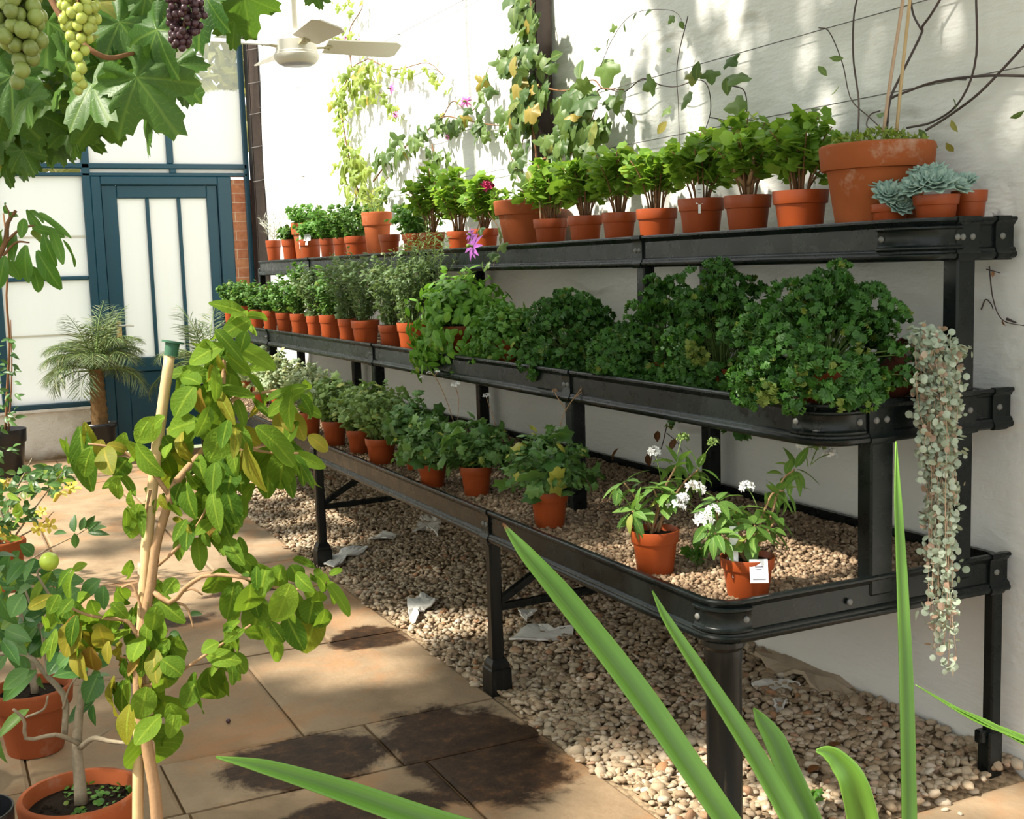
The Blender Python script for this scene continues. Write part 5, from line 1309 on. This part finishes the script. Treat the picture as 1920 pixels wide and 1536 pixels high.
def blade(root, pts, wd, dd, dry, tw, lab, D, org, name='strap_leaf'):
    n = 44; P = spline([at(x, y, D+e) for (x, y), e in zip(pts, dd)], n)-org; W = np.interp(np.linspace(0, len(pts)-1, n), range(len(pts)), wd)*1.0
    W = W*(D/FPX); T = np.gradient(P, axis=0); V = []; ac, al = [], []
    for i in range(n):
        t = unit(T[i]); nrm = unit(-_f*.9+A([0, 0, .45])+_r*tw); x = unit(np.cross(t, nrm)); zz = np.cross(x, t)
        for k in range(9):
            u = (k-4)/4; V.append(P[i]+x*u*W[i]*.62+zz*(abs(u)**1.3)*W[i]*.30); ac.append(abs(u)); al.append(i/(n-1))
    F = [(i*9+k, i*9+k+1, i*9+k+10, i*9+k+9) for i in range(n-1) for k in range(8)]
    m = MB(); m.add(V, F); o = m.build(name, M['strap'], root)
    for nm_, va in (('across', ac), ('along', al), ('dry', [float(dry)]*len(V))):
        at_ = o.data.attributes.new(nm_, 'FLOAT', 'POINT'); at_.data.foreach_set('value', A(va, np.float32) if False else np.asarray(va, np.float32))
    sol = o.modifiers.new('thick', 'SOLIDIFY'); sol.thickness = .0016; sol.offset = 0
    o['label'] = lab
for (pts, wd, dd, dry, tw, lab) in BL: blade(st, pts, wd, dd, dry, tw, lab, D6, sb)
# thin grassy blades reaching in from the right edge
D7 = 2.75; gb = at(2120, 1420, D7); gb[2] = 0
gr = thing('potted_grass', 'thin arching grass blades entering at the right edge before the back leg', 'potted plant', gb)
pot_mesh(gr, .09, .14, 'plastic', M['plastic_pot'])
for pts, wd in (([(2110, 1480), (2010, 1425), (1900, 1378), (1820, 1345), (1716, 1284)], [10, 11, 10, 9, 1]), ([(2110, 1480), (2020, 1440), (1930, 1398), (1850, 1355), (1780, 1322)], [9, 10, 9, 8, 1])):
    blade(gr, pts, wd, [0]*5, 0, .2, 'thin arching blade', D7, gb, 'grass_blade')

# ---- small green weeds
def weed(x, y, label, z=.005):
    p = onZ(x, y, z); r = thing('weed', label, 'weed', p); ms, ml = MB(), MB(); bush(ms, ml, T_LOBES, 0, .05, .035, 7, 4, .022, .006, .4); ms.build('stem', M['stem'], r); ml.build('foliage', M['flat_parsley'], r)
weed(1510, 1520, 'tiny green weed in the gravel beside the strap leaves'); weed(1311, 1062, 'seedling sprouting in the tray gravel between the heliotropes', ZGB)

p8 = at(-62, 1490, 2.4); p8[2] = 0
pp = thing('empty_pot', 'dark pot just showing at the bottom left corner', 'plant pot', p8); pot_mesh(pp, .085, .30, 'plastic', M['black_plastic'])
# ------------------------------------------------------------------ grape vine over the path
reseed('vine'); vr = A([-3.3, 1.2, 0])
vn = thing('grape_vine', 'fruiting grape vine trained overhead at the upper left', 'grape vine', vr)
m = MB(); tube(m, spline([(0, 0, 0), (.03, .02, .8), (-.02, -.03, 1.6), (.1, -.1, 2.2), (.5, -.3, 2.5)], 20), np.linspace(.035, .022, 20), 9); m.build('trunk', M['stem_grey'], vn)
def cane(pts, r0, r1):
    m = MB(); tube(m, spline(pts, 24)-vr, np.linspace(r0, r1, 24), 7); m.build('cane', M['stem_brown'], vn)
cane([(-2.8, .9, 2.5), at(-150, 340, 3.4), at(0, 290, 3.2), at(60, 250, 3.1), at(150, 170, 3.0), at(260, 60, 3.0), at(330, -60, 3.0)], .013, .007)
cane([at(40, -120, 2.2), at(120, 40, 2.2), at(190, 105, 2.2), at(250, 100, 2.3)], .007, .004)
cane([(-3.1, 1.2, 2.3), (-2.9, 2.2, 2.75), (-2.7, 3.4, 2.85), (-2.6, 4.6, 2.85)], .016, .007)
cane([(-2.8, .9, 2.5), (-2.6, -.2, 2.6), (-2.4, -1.4, 2.7)], .014, .007)
cane([(-2.8, .9, 2.5), (-2.1, .9, 2.85), (-1.4, 1.0, 3.15)], .012, .006)
ml = MB(); PV, DV, NV, SV = [], [], [], []
def vleaf(p, s, n=None, d=None):
    PV.append(A(p)-vr); SV.append(s); NV.append(n if n is not None else A([0, 0, .35])-_f*.75+rng.normal(size=3)*.4); DV.append(d if d is not None else A([0, 0, -1.])+rng.normal(size=3)*.45)
# leaves in view: (x, y of the stalk, leaf length in pixels, distance)
VL = [(245, 130, 165, 2.3), (170, 150, 140, 2.35), (300, 40, 150, 2.3), (390, -20, 130, 2.6), (455, -20, 120, 2.6), (60, 175, 110, 2.0), (120, 100, 150, 2.4), (20, 130, 120, 2.5), (330, 110, 130, 2.5), (215, 30, 130, 2.5), (265, -20, 120, 2.5), (90, 30, 140, 2.6), (30, 15, 130, 2.6), (150, 60, 120, 2.6), (280, 190, 120, 2.6), (200, 190, 120, 2.7), (240, 60, 120, 2.7),
      (300, 135, 80, 3.0), (340, 150, 70, 3.2), (230, 185, 90, 2.9), (140, 210, 100, 2.9), (90, 215, 100, 3.0), (30, 235, 110, 3.0), (-10, 230, 110, 3.0), (60, 260, 70, 3.3), (110, 250, 80, 3.3), (150, 240, 70, 3.3), (5, 300, 60, 3.4), (40, 200, 110, 2.8), (190, 110, 130, 2.5), (370, -40, 100, 2.8), (440, 30, 70, 2.8), (480, -30, 60, 2.7), (270, 215, 60, 3.0), (20, 270, 60, 3.3), (60, 300, 35, 3.4), (170, 225, 60, 3.3), (0, 180, 120, 2.7), (590, -15, 45, 3.2), (340, 20, 110, 2.7), (415, -40, 120, 2.7), (110, 165, 110, 2.6), (250, 100, 110, 2.8), (10, 60, 130, 2.7), (180, -10, 130, 2.6), (60, 120, 120, 2.6), (130, 10, 110, 2.7), (-10, 100, 120, 2.6), (75, 70, 100, 2.7)]
for (x, y, l, d) in VL: vleaf(at(x, y, d), .92*l*d/FPX)
for i in range(260):
    x, y = rng.uniform(-60, 250), rng.uniform(-60, 295)
    if y > 300-.45*max(0, x-10): continue
    d = rng.uniform(2.9, 3.8); vleaf(at(x, y, d), rng.uniform(.06, .11))
for i in range(60):
    x, y = rng.uniform(200, 330), rng.uniform(-60, 150); d = rng.uniform(2.8, 3.4); vleaf(at(x, y, d), rng.uniform(.06, .10))
# unseen vine leaves added overhead to dapple the path and shade the near wall
k = 0
while k < SHADE_LEAVES:
    x, y = rng.uniform(-4.3, -.5), rng.uniform(-2.4, 5.2); zr = 4.15+.378*x-.16-rng.uniform(0, .30)
    up = x > -1.75; pr = (.95 if y < .9 else .95-.8*(y-.9)) if up else (.92 if y < 3.4 else .92-.35*(y-3.4))
    # leaf density shaped by area: openings let sun through, dense parts keep shade
    sun_gap = math.sin(x*4.1+y*1.3)+math.sin(y*3.7-x*1.9)+.8*math.sin(x*9+y*8)
    if rng.uniform() > pr or (sun_gap > (2.05 if up else (-.5 if y < .75 else 1.0 if y < 2.7 else -.1))): continue
    X_, Y_, Z_ = proj((x, y, zr))
    if Z_ > 0 and X_ > -150 and Y_ > -150 and X_ < 2100: continue
    vleaf((x, y, zr), rng.uniform(.09, .16), A([0, 0, 1.])+rng.normal(size=3)*.45, rng.normal(size=3)*A([1, 1, .4])+A([0, 0, -.2])); k += 1
PV, DV, NV, SV = A(PV), A(DV), A(NV), A(SV); w = rng.integers(0, 3, len(PV)); Mx = frames(DV, NV, SV)
for t in range(3): ml.inst(T_VINE[t], Mx[w == t], PV[w == t])
ml.build('foliage', M['vine'], vn)
def bunch(label, prof, d, gr, mat, n, top):
    """prof: (x, y, half width) down the middle of the bunch in pixels"""
    m = MB(); path = spline([at(*top, d)]+[at(x, y, d) for x, y, _ in prof], 12)-vr; tube(m, path, np.linspace(.0035, .0012, 12), 6)
    b = m.build('grape_bunch', M['stem_brown'], vn); b['label'] = label
    pr = A(prof, float); pts = []; tries = 0; rp = gr*d/FPX
    while len(pts) < n and tries < 6000:
        tries += 1; t = rng.uniform(0, len(pr)-1); i = min(int(t), len(pr)-2); u = t-i; x, y, hw = pr[i]*(1-u)+pr[i+1]*u
        a = rng.uniform(0, 2*PI); q = max(0, hw-gr*.8)*rng.uniform(.55, 1.0)
        c = at(x+q*math.cos(a), y+rng.uniform(-4, 4), d)+_f*(q*math.sin(a)*d/FPX)
        if all(np.linalg.norm(c-o) > rp*1.42 for o in pts): pts.append(c)
    base = None
    for c in pts:
        s = rng.uniform(.9, 1.08)*rp
        if base is None:
            mm = MB(); mm.inst(T_SPHF, frames([A([0, 0, 1.])], [A([0, 1., 0])], 1.08, 1.0, 1.0), [A([0, 0, 0])]); g_ = mm.build('grape', mat, b); base = g_
        else: g_ = base.copy(); COL.objects.link(g_); g_.parent = b
        g_.location = tuple(c-vr); g_.scale = (s, s, s); g_.rotation_euler = (rng.uniform(-.4, .4), rng.uniform(-.4, .4), 0)
bunch('bunch of large dull olive-green grapes', [(25, -30, 45), (30, 20, 58), (36, 70, 50), (45, 108, 26), (32, 155, 4), (32, 160, 4)], 1.75, 14.5, M['grape_dull'], 58, (20, -90))
bunch('long bunch of bright yellow-green grapes', [(150, -15, 36), (145, 25, 44), (150, 55, 30), (148, 85, 22), (150, 115, 16), (148, 145, 18), (150, 172, 12)], 2.1, 10.0, M['grape'], 56, (165, -70))
bunch('bunch of dark red grapes', [(345, -10, 42), (348, 25, 40), (342, 60, 32), (335, 88, 14)], 2.2, 7.0, M['grape_red'], 92, (350, -60))

# ------------------------------------------------------------------ climbers on the white wall
def climber(name, label, stems, leaves, lmat, tpl, flowers=(), X=-.035, fmat='petal_pink', size=1.0, org=None, smat='stem_brown', cat='climbing plant'):
    """stems: pixel paths on the wall; leaves: (x, y, length px) or (path, count, spread, lo, hi)"""
    o0 = onX(*stems[0][0][0], X) if org is None else A(org)
    reseed(label); root = thing(name, label, cat, o0)
    m = MB()
    for (pts, r) in stems:
        P = spline([onX(x, y, X+rng.uniform(-.012, .012)) for x, y in pts], max(6, 6*len(pts))); tube(m, P-o0, np.linspace(r, r*.5, len(P)), 5)
    m.build('stem', M[smat], root)
    PP, DD, NN, SS = [], [], [], []
    def put(x, y, l):
        p = onX(x, y, X-rng.uniform(.0, .07)); d_ = depth(p); p[0] = min(p[0], -.045); PP.append(p-o0); SS.append(l*d_/FPX*size); q_ = A([-.12, 0, -1.])+rng.normal(size=3)*A([.3, .75, .5]); q_[0] = -abs(q_[0]); DD.append(q_); NN.append(A([-1., -.3, .45])+rng.normal(size=3)*.4)
    for q in leaves:
        if len(q) == 3: put(*q)
        else:
            pts, n, spread, lo, hi = q; P = spline([(x, y) for x, y in pts], 60)
            for i in range(n):
                b = P[int(rng.uniform(0, 60))]; put(b[0]+rng.normal()*spread, b[1]+rng.normal()*spread*.8, rng.uniform(lo, hi))
    PP, DD, NN, SS = A(PP), A(DD), A(NN), A(SS); ml = MB(); Mx = frames(DD, NN, SS)
    w = rng.integers(0, len(tpl), len(PP))
    for t in range(len(tpl)): ml.inst(tpl[t], Mx[w == t], PP[w == t])
    ml.build('foliage', M[lmat], root)
    for (x, y, r) in flowers: passion_flower(root, onX(x, y, X-.07)-o0, r*depth(onX(x, y, X))/FPX, M[fmat], A([-.8, -.5, .1])+rng.normal(size=3)*.3)
    return root
def passion_flower(root, c, R, mat, ax):
    m = MB(); ax = unit(ax); b1 = unit(np.cross(ax, A([0, 0, 1.]))); b2 = np.cross(ax, b1); a = np.arange(10)*2*PI/10
    o = np.cos(a)[:, None]*b1+np.sin(a)[:, None]*b2
    m.inst(T_LANCE, frames(o+ax*.15+rng.normal(size=(10, 3))*.12, np.tile(ax, (10, 1))-o*.2, R*rng.uniform(.85, 1.1, 10), R*1.15), np.tile(c, (10, 1)), 0)
    tube(m, [c-ax*.01, c+ax*R*.45], [.006, .004], 8, 1); m.inst(T_SPH, frames([ax], [b1], R*.16), [c+ax*R*.45], 1)
    m.build('flower', [mat, M['passion_light']], root)

T_PAS = [lobed_tpl(3, .62, 18, .12, .02, .3), T_LANCE, lobed_tpl(3, .55, 14, .2, .02, .3)]
climber('passionflower', 'yellow-green passionflower with pink blooms climbing the far part of the white wall',
    [([(690, 395), (665, 340), (648, 260), (640, 190), (660, 130), (690, 110)], .006), ([(660, 135), (655, 60), (680, 10), (665, -30)], .004), ([(690, 110), (740, 130), (800, 118), (830, 140)], .004), ([(690, 120), (720, 190), (745, 215)], .003)],
    [([(690, 395), (670, 350), (655, 300), (672, 330)], 90, 16, 16, 30), ([(655, 290), (640, 250), (638, 190)], 55, 7, 12, 22), ([(640, 190), (650, 150), (690, 125), (680, 180)], 95, 14, 14, 28), ([(640, 0), (640, 60), (660, 75), (620, 90)], 20, 14, 10, 22), ([(700, 120), (760, 130), (810, 120)], 26, 9, 12, 26), ([(690, 150), (730, 190), (745, 215)], 22, 8, 12, 22), ([(815, 120), (830, 160), (870, 190)], 10, 6, 12, 22), ([(620, 5), (690, 0)], 8, 6, 10, 16)],
    'passion_light', T_PAS, [(671, 77, 11), (733, 166, 13), (740, 214, 8), (648, 70, 5)])
climber('passionflower', 'passionflower garland sagging between the wall wires, left of the timber post',
    [([(700, 340), (740, 290), (790, 255), (830, 220), (870, 225), (940, 235), (1000, 215)], .005), ([(830, 220), (850, 190), (880, 210), (905, 180), (912, 140), (920, 120)], .003), ([(810, 270), (818, 320), (815, 350)], .003), ([(945, 240), (960, 300), (985, 380)], .003), ([(700, 400), (715, 350), (740, 320)], .003)],
    [([(700, 300), (750, 280), (790, 255), (830, 222)], 46, 11, 18, 36), ([(830, 225), (880, 235), (950, 240)], 44, 10, 16, 36), ([(815, 280), (818, 330)], 14, 8, 18, 34), ([(700, 390), (730, 330)], 18, 9, 14, 28), ([(880, 215), (910, 170), (922, 120)], 12, 6, 14, 36), ([(940, 100), (960, 95), (985, 110)], 8, 8, 14, 34)],
    'passion', T_PAS, [(873, 190, 13), (838, 258, 6)])
climber('passionflower', 'dense passionflower wound around the dark timber post',
    [([(1010, 330), (1000, 250), (990, 180), (985, 100), (995, 20), (990, -30)], .006), ([(1015, 300), (1060, 280), (1100, 230), (1120, 170)], .005), ([(1000, 160), (1060, 170), (1110, 150), (1130, 165), (1170, 168)], .004), ([(1070, 290), (1100, 200), (1090, 150)], .004), ([(985, 240), (975, 300), (985, 330)], .003), ([(1090, 270), (1105, 240), (1125, 175)], .003)],
    [([(975, -10), (985, 40), (980, 90), (960, 110)], 60, 14, 22, 46), ([(978, 150), (980, 200), (965, 240)], 55, 13, 26, 48), ([(1000, 165), (1070, 175), (1095, 170)], 26, 13, 26, 48), ([(1060, 200), (1085, 250), (1110, 230), (1100, 280)], 46, 12, 28, 52), ([(985, 260), (970, 290), (985, 330)], 12, 9, 22, 36), ([(1020, 105), (1040, 115)], 8, 8, 22, 36), ([(1020, 250), (1060, 280)], 20, 12, 22, 40)],
    'passion', [lobed_tpl(3, .5, 18, .18, .02, .3), T_OVAL, T_LOBE], X=-.10)
climber('grape_ivy', 'sparse trailing creeper with single broad leaves right of the timber post',
    [([(1120, 170), (1135, 165), (1170, 172), (1205, 148), (1240, 160), (1270, 162), (1310, 150), (1328, 165), (1332, 210), (1318, 255)], .0028), ([(1290, 30), (1270, 120), (1272, 200), (1275, 300)], .002), ([(1370, 160), (1395, 170), (1400, 210), (1385, 228)], .0025), ([(1120, 140), (1150, 70), (1190, 25), (1260, 20), (1285, 50)], .0016), ([(1330, 220), (1380, 228), (1412, 222)], .002)],
    [(1137, 112, 62), (1092, 112, 46), (1105, 168, 40), (1090, 190, 40), (1145, 178, 38), (1152, 184, 36), (1165, 168, 34), (1176, 205, 30), (1225, 155, 40), (1245, 205, 24), (1250, 228, 28), (1292, 172, 40), (1310, 115, 36), (1300, 132, 34), (1330, 130, 36), (1365, 108, 36), (1395, 135, 52), (1362, 145, 34), (1398, 195, 48), (1222, 20, 24), (1195, 25, 22), (1168, 45, 22), (1150, 60, 20), (1140, 72, 18), (1120, 88, 12), (1262, 30, 20), (1275, 40, 18), (1250, 92, 16), (1118, 200, 36), (1110, 220, 40)],
    'passion', [T_IVY, T_OVAL, T_IVY], X=-.055, smat='twig')
climber('dry_creeper', 'bare dark creeper stem on the white wall under the near end of the top tier',
    [([(1855, 500), (1862, 560), (1880, 600), (1925, 612)], .002), ([(1840, 580), (1848, 562), (1858, 570), (1862, 580)], .0022), ([(1850, 505), (1875, 512)], .002), ([(1888, 598), (1905, 605)], .004)], [(1890, 598, 14), (1862, 508, 12)], 'brown_leaf', [T_OVALS], X=-.012, smat='twig')
climber('trailing_passionflower', 'passionflower shoot with a purple bloom hanging over the front of the top tier',
    [([(906, 400), (895, 430), (886, 470)], .002), ([(915, 398), (940, 440), (930, 480), (925, 500)], .002)], [(900, 425, 22), (940, 440, 20), (938, 455, 26), (925, 470, 24), (935, 425, 22), (916, 492, 22), (905, 490, 26), (928, 480, 18)], 'passion', T_PAS, [(887, 462, 26), (882, 440, 14)], X=-.375, fmat='petal_purple')
climber('creeper_shoot', 'dark-leaved creeper shoot on the wall behind the heliotropes',
    [([(1250, 800), (1240, 840), (1225, 870)], .0022), ([(1250, 812), (1270, 830), (1280, 850)], .0018)], [(1233, 808, 24), (1268, 822, 26), (1160, 840, 26), (1215, 850, 26), (1225, 848, 20)], 'brown_leaf', [T_OVALS], X=-.10, smat='twig')
# dry flower stalks rising from the trailing geraniums
def stalks(name, label, d, L, heads, hm='petal_white'):
    o0 = at(*L[0][0], d); o0[2] = ZGB; r = thing(name, label, 'flower stalk', o0); m = MB()
    for pts in L: tube(m, pxpath(pts, d, 0, o0, 10), .0016, 4)
    m.build('stem', M['stem_tan'], r)
    for (x, y, s) in heads: flower_head(r, at(x, y, d)-o0, s*d/FPX, 12, M[hm], 'flower_head', s*.7*d/FPX)
stalks('dry_flower_stalk', 'thin dry flower stalk rising before the second joint of the middle tray', depth((-.75, 1.2, .8)), [[(1050, 800), (1060, 770), (1085, 735), (1100, 715)], [(1062, 770), (1045, 745), (1040, 735)], [(1085, 735), (1110, 712)], [(1075, 748), (1108, 722)]], [(1100, 712, 6), (1092, 706, 5), (1110, 720, 5), (1040, 733, 4)], 'stem_tan')
stalks('dry_flower_stalk', 'thin stalks with tiny white flowers above the lemon-green geraniums', depth((-.78, 2.0, .75)), [[(850, 790), (835, 745), (815, 705), (805, 700)], [(815, 705), (820, 698)], [(858, 790), (860, 750), (854, 725)], [(930, 800), (920, 770), (912, 745)]], [(854, 722, 7), (912, 743, 6), (805, 700, 4), (820, 698, 4), (790, 708, 3)], 'petal_white')

# wires stretched along the wall
for (z_, lab) in ((1.79, 'thin steel wire stretched along the white wall just above the pots'), (2.01, 'second steel wire along the white wall, higher up behind the vine'), (2.62, 'highest steel wire along the white wall')):
    m = MB(); tube(m, [(-.022, -.6, z_), (-.022, 7.3, z_)], .0016, 5)
    for y in (.2, 2.2, 4.2, 6.2): tube(m, [(.0, y, z_), (-.026, y, z_)], .003, 5)
    tag(m.build('wall_wire', M['wire']), lab, 'wire', 'wires along the white wall')
# pale ties round the corner pillar
for i, (y1, y2) in enumerate(((97, 90), (160, 152), (215, 212), (279, 272), (340, 338))):
    z_ = onY(484, (y1+y2)/2, 7.30)[2]; m = MB(); tube(m, [(-.095, 7.292, z_-.01), (-.0447, 7.288, z_), (.0-.002, 7.292, z_+.012)], .003, 5)
    tag(m.build('plant_tie', M['wire']), 'thin wire tie round the dark corner pillar', 'wire tie', 'wire ties on the corner pillar')

# ------------------------------------------------------------------ ceiling fan
fc = at(556, 104, 5.5); fan = thing('ceiling_fan', 'cream ceiling fan with four blades near the far end', 'ceiling fan', fc)
m = MB(); lathe(m, [(.001, -.040), (.075, -.040), (.085, -.036), (.100, -.018), (.104, -.008), (.104, .0), (.098, .004), (.098, .012), (.094, .016), (.094, .062), (.086, .070), (.060, .090), (.030, .115), (.001, .118)], 36); o = m.build('motor_housing', M['white_enamel'], fan); o.data.set_sharp_from_angle(angle=.7)
m = MB(); lathe(m, [(.001, -.044), (.070, -.044), (.074, -.039)], 30); m.build('lower_cap', plain('grey_cap', (.42, .43, .50), .4), fan)
m = MB(); tube(m, [(0, 0, .11), (0, 0, 3.86-fc[2])], .012, 10); lathe(m, [(.05, 3.80-fc[2]), (.05, 3.83-fc[2]), (.02, 3.86-fc[2])], 20, cap0=True); m.build('down_rod', M['white_enamel'], fan)
tc = C0-fc; a0 = math.atan2(tc[1], tc[0])+.30
for i in range(4):
    a = a0+i*PI/2; o = A([math.cos(a), math.sin(a), 0]); s = A([-o[1], o[0], 0]); sw = s*math.cos(.30)-A([0, 0, math.sin(.30)]); up_ = np.cross(o, sw)
    m = MB(); bar(m, o*.08+A([0, 0, .035]), o*.17+A([0, 0, .045]), .035, .006); m.inst(T_SPH, frames(np.tile(up_, (3, 1)), np.tile(o, (3, 1)), .006), [o*.16+sw*.012+A([0, 0, .041]), o*.16-sw*.012+A([0, 0, .041]), o*.135+A([0, 0, .040])]); br = m.build('blade_bracket', M['bracket'], fan, False)
    V = []; n = 14
    for e in (-.003, .003):
        for i2 in range(n):
            t = i2/(n-1); w_ = .062+.014*t; w_ = w_*(1-max(0, (t-.9)/.1)**2*.35) if t > .9 else w_
            for sg in (-1, 1): V.append(o*(.14+.36*t)+sw*sg*w_+A([0, 0, .048])+up_*e)
    F = []
    for i2 in range(n-1):
        q = i2*2; F += [(q, q+1, q+3, q+2), (2*n+q+2, 2*n+q+3, 2*n+q+1, 2*n+q), (q, q+2, 2*n+q+2, 2*n+q), (q+3, q+1, 2*n+q+1, 2*n+q+3)]
    F += [(0, 2*n, 2*n+1, 1), (2*n-2, 2*n-1, 4*n-1, 4*n-2)]
    m = MB(); m.add(V, F); m.build('blade', M['white_enamel'], fan, False)

# ------------------------------------------------------------------ litter on the gravel and paving
def flake(name, label, pts, z, mat, th=.006, curl=.012, cat='plaster flake', group='fallen paint flakes'):
    Q = A([onZ(x, y, z) for x, y in pts]); c = Q.mean(0); n = 4; V = []; F = []; N = len(Q)
    Q2 = []
    for i in range(N):
        for k in range(n): Q2.append(Q[i]*(1-k/n)+Q[(i+1) % N]*k/n)
    Q2 = A(Q2); N2 = len(Q2); jit = rng.normal(size=(N2, 3))*A([.004, .004, 0]); r = np.linalg.norm(Q2-c, axis=1)
    rings = (1.0, .6, .25)
    for rr in rings:
        for q, j in zip(Q2, jit): p = c+(q-c)*rr+j*rr; V.append(p-c+A([0, 0, curl*rr**2*math.sin(p[1]*30+p[0]*21)+.004]))
    V.append(A([0, 0, .004])); e = len(V)-1
    for a in range(len(rings)-1):
        for i in range(N2): F.append((a*N2+i, a*N2+(i+1) % N2, (a+1)*N2+(i+1) % N2, (a+1)*N2+i))
    for i in range(N2): F.append((2*N2+i, 2*N2+(i+1) % N2, e))
    m = MB(); m.add(V, F); o = m.build(name, mat, None, False); o.location = tuple(c); s = o.modifiers.new('thick', 'SOLIDIFY'); s.thickness = th; s.offset = 1
    tag(o, label, cat, group)
flake('paint_flake', 'curled white flake leaning beside the foot of the far leg', [(608, 1062), (612, 1045), (640, 1032), (686, 1022), (690, 1030), (650, 1046), (625, 1066)], .03, M['flake'])
flake('paint_flake', 'white flake on the gravel edge, halfway between the two front legs', [(764, 1125), (790, 1112), (820, 1120), (810, 1135), (785, 1145), (778, 1166), (768, 1158)], .025, M['flake'])
flake('paint_flake', 'pale jagged flake under the lowest tray behind the brace', [(775, 1000), (785, 975), (800, 962), (828, 975), (822, 1003), (800, 990)], .035, M['flake'])
flake('paint_flake', 'long white flake lying right of the middle front leg', [(956, 1192), (985, 1180), (1010, 1172), (1040, 1184), (1078, 1180), (1075, 1192), (1020, 1198), (965, 1203)], .03, M['flake'])
flake('paint_flake', 'small grey flake pieces left of the jagged flake', [(690, 1008), (720, 1000), (745, 1003), (735, 1010), (700, 1014)], .03, M['flake'])
flake('paint_flake', 'flake lying on the gravel right of the round corner leg', [(1412, 1288), (1440, 1278), (1470, 1280), (1503, 1292), (1470, 1298), (1440, 1300)], .025, M['flake'])
flake('paint_flake', 'small flake nearest the strap leaves', [(1448, 1315), (1478, 1310), (1472, 1340), (1455, 1335)], .025, M['flake'])
flake('paint_flake', 'thin flake sliver between the two front legs at the back', [(975, 1150), (1000, 1138), (1005, 1150), (985, 1160)], .035, M['flake'])
flake('plaster_slab', 'large brown fallen plaster slab lying against the foot of the wall', [(1416, 1232), (1450, 1206), (1505, 1200), (1560, 1245), (1618, 1285), (1600, 1300), (1540, 1288), (1470, 1260)], .05, M['flake_brown'], .012, .02, 'plaster slab', None)
def dry(x, y, label, z, s=.05):
    m = MB(); p = onZ(x, y, z); a = rng.uniform(0, 6.28); m.inst(T_OVAL, frames([A([math.cos(a), math.sin(a), .1])], [A([0, 0, 1.])+rng.normal(size=3)*.3], s), [A([0, 0, .004])])
    o = m.build('fallen_leaf', M['brown_leaf']); o.location = tuple(p); tag(o, label, 'fallen leaf', 'fallen leaves on the gravel')
for (x, y, l, z_) in ((1185, 1222, 'dry brown leaf beside the big strap leaf on the gravel', .03), (1090, 1260, 'fallen leaf right of the sunlit gravel patch', .02), (1310, 1318, 'dry leaf just left of the round corner leg', .02), (1540, 1440, 'rust-red leaf beside the bent strap leaf', .015), (1625, 1478, 'fallen leaf at the paving edge, left of the narrow upright leaf', .008),
                      (1555, 1395, 'brown leaf behind the bent strap leaf', .02), (1612, 1425, 'orange leaf on the gravel left of the narrow upright leaf', .02), (540, 1028, 'reddish leaf on the paving left of the far leg', .008), (810, 1068, 'dry leaf under the lowest tray between the legs', .03), (1710, 1385, 'dry leaf right of the narrow upright leaf', .03)):
    dry(x, y, l, z_)
for (x, y, lab) in ((1735, 1507, 'pale pebble on the paving beside the narrow upright leaf'), (1768, 1505, 'pebble touching two others on the paving at lower right'), (1772, 1518, 'pebble nearest the bottom edge in the trio on the paving'), (1800, 1526, 'lone pebble at the right end of the loose pebbles'), (1825, 1484, 'pebble between the loose trio and the back leg')):
    m = MB(); p = onZ(x, y, .004); stones(m, A([[0, 0, 0.0]]), .013, .5, [ST2[2]], .1); o = m.build('pebble', M['gravel']); o.location = tuple(p); tag(o, lab, 'pebble', 'loose pebbles on the paving')
m = MB(); p = onZ(428, 1352, .006); m.inst(T_SPHF, frames([A([0, 0, 1.])], [A([1., 0, 0])], .007), [A([0, 0, 0])]); o = m.build('fallen_grape', M['grape_red']); o.location = tuple(p); tag(o, 'single dark grape fallen on the paving', 'grape')

# ------------------------------------------------------------------ trees beyond the glass
def tree(label, x, y, h, R):
    r = thing('tree', label, 'tree', (x, y, -.12), 'trees beyond the glass'); m = MB(); tube(m, [(0, 0, 0), (.1, 0, h*.4), (0, .1, h*.75)], [.16, .12, .05], 8); m.build('trunk', M['bark'], r)
    ml = MB(); n = 1500; d_ = randdirs(n); q = rng.uniform(.5, 1, n)**.5; P = A([0, 0, h*.72])+d_*q[:, None]*A([R, R, R*.8]); ml.inst(T_OVALS, frames(randdirs(n), randdirs(n), .26), P); ml.build('crown', M['tree'], r)
tree('autumnal tree seen through the clear top pane left of the pillar', -.2, 13.5, 5.6, 2.0)
tree('tree further left beyond the whitewashed panes', -4.2, 15, 5.4, 2.4)
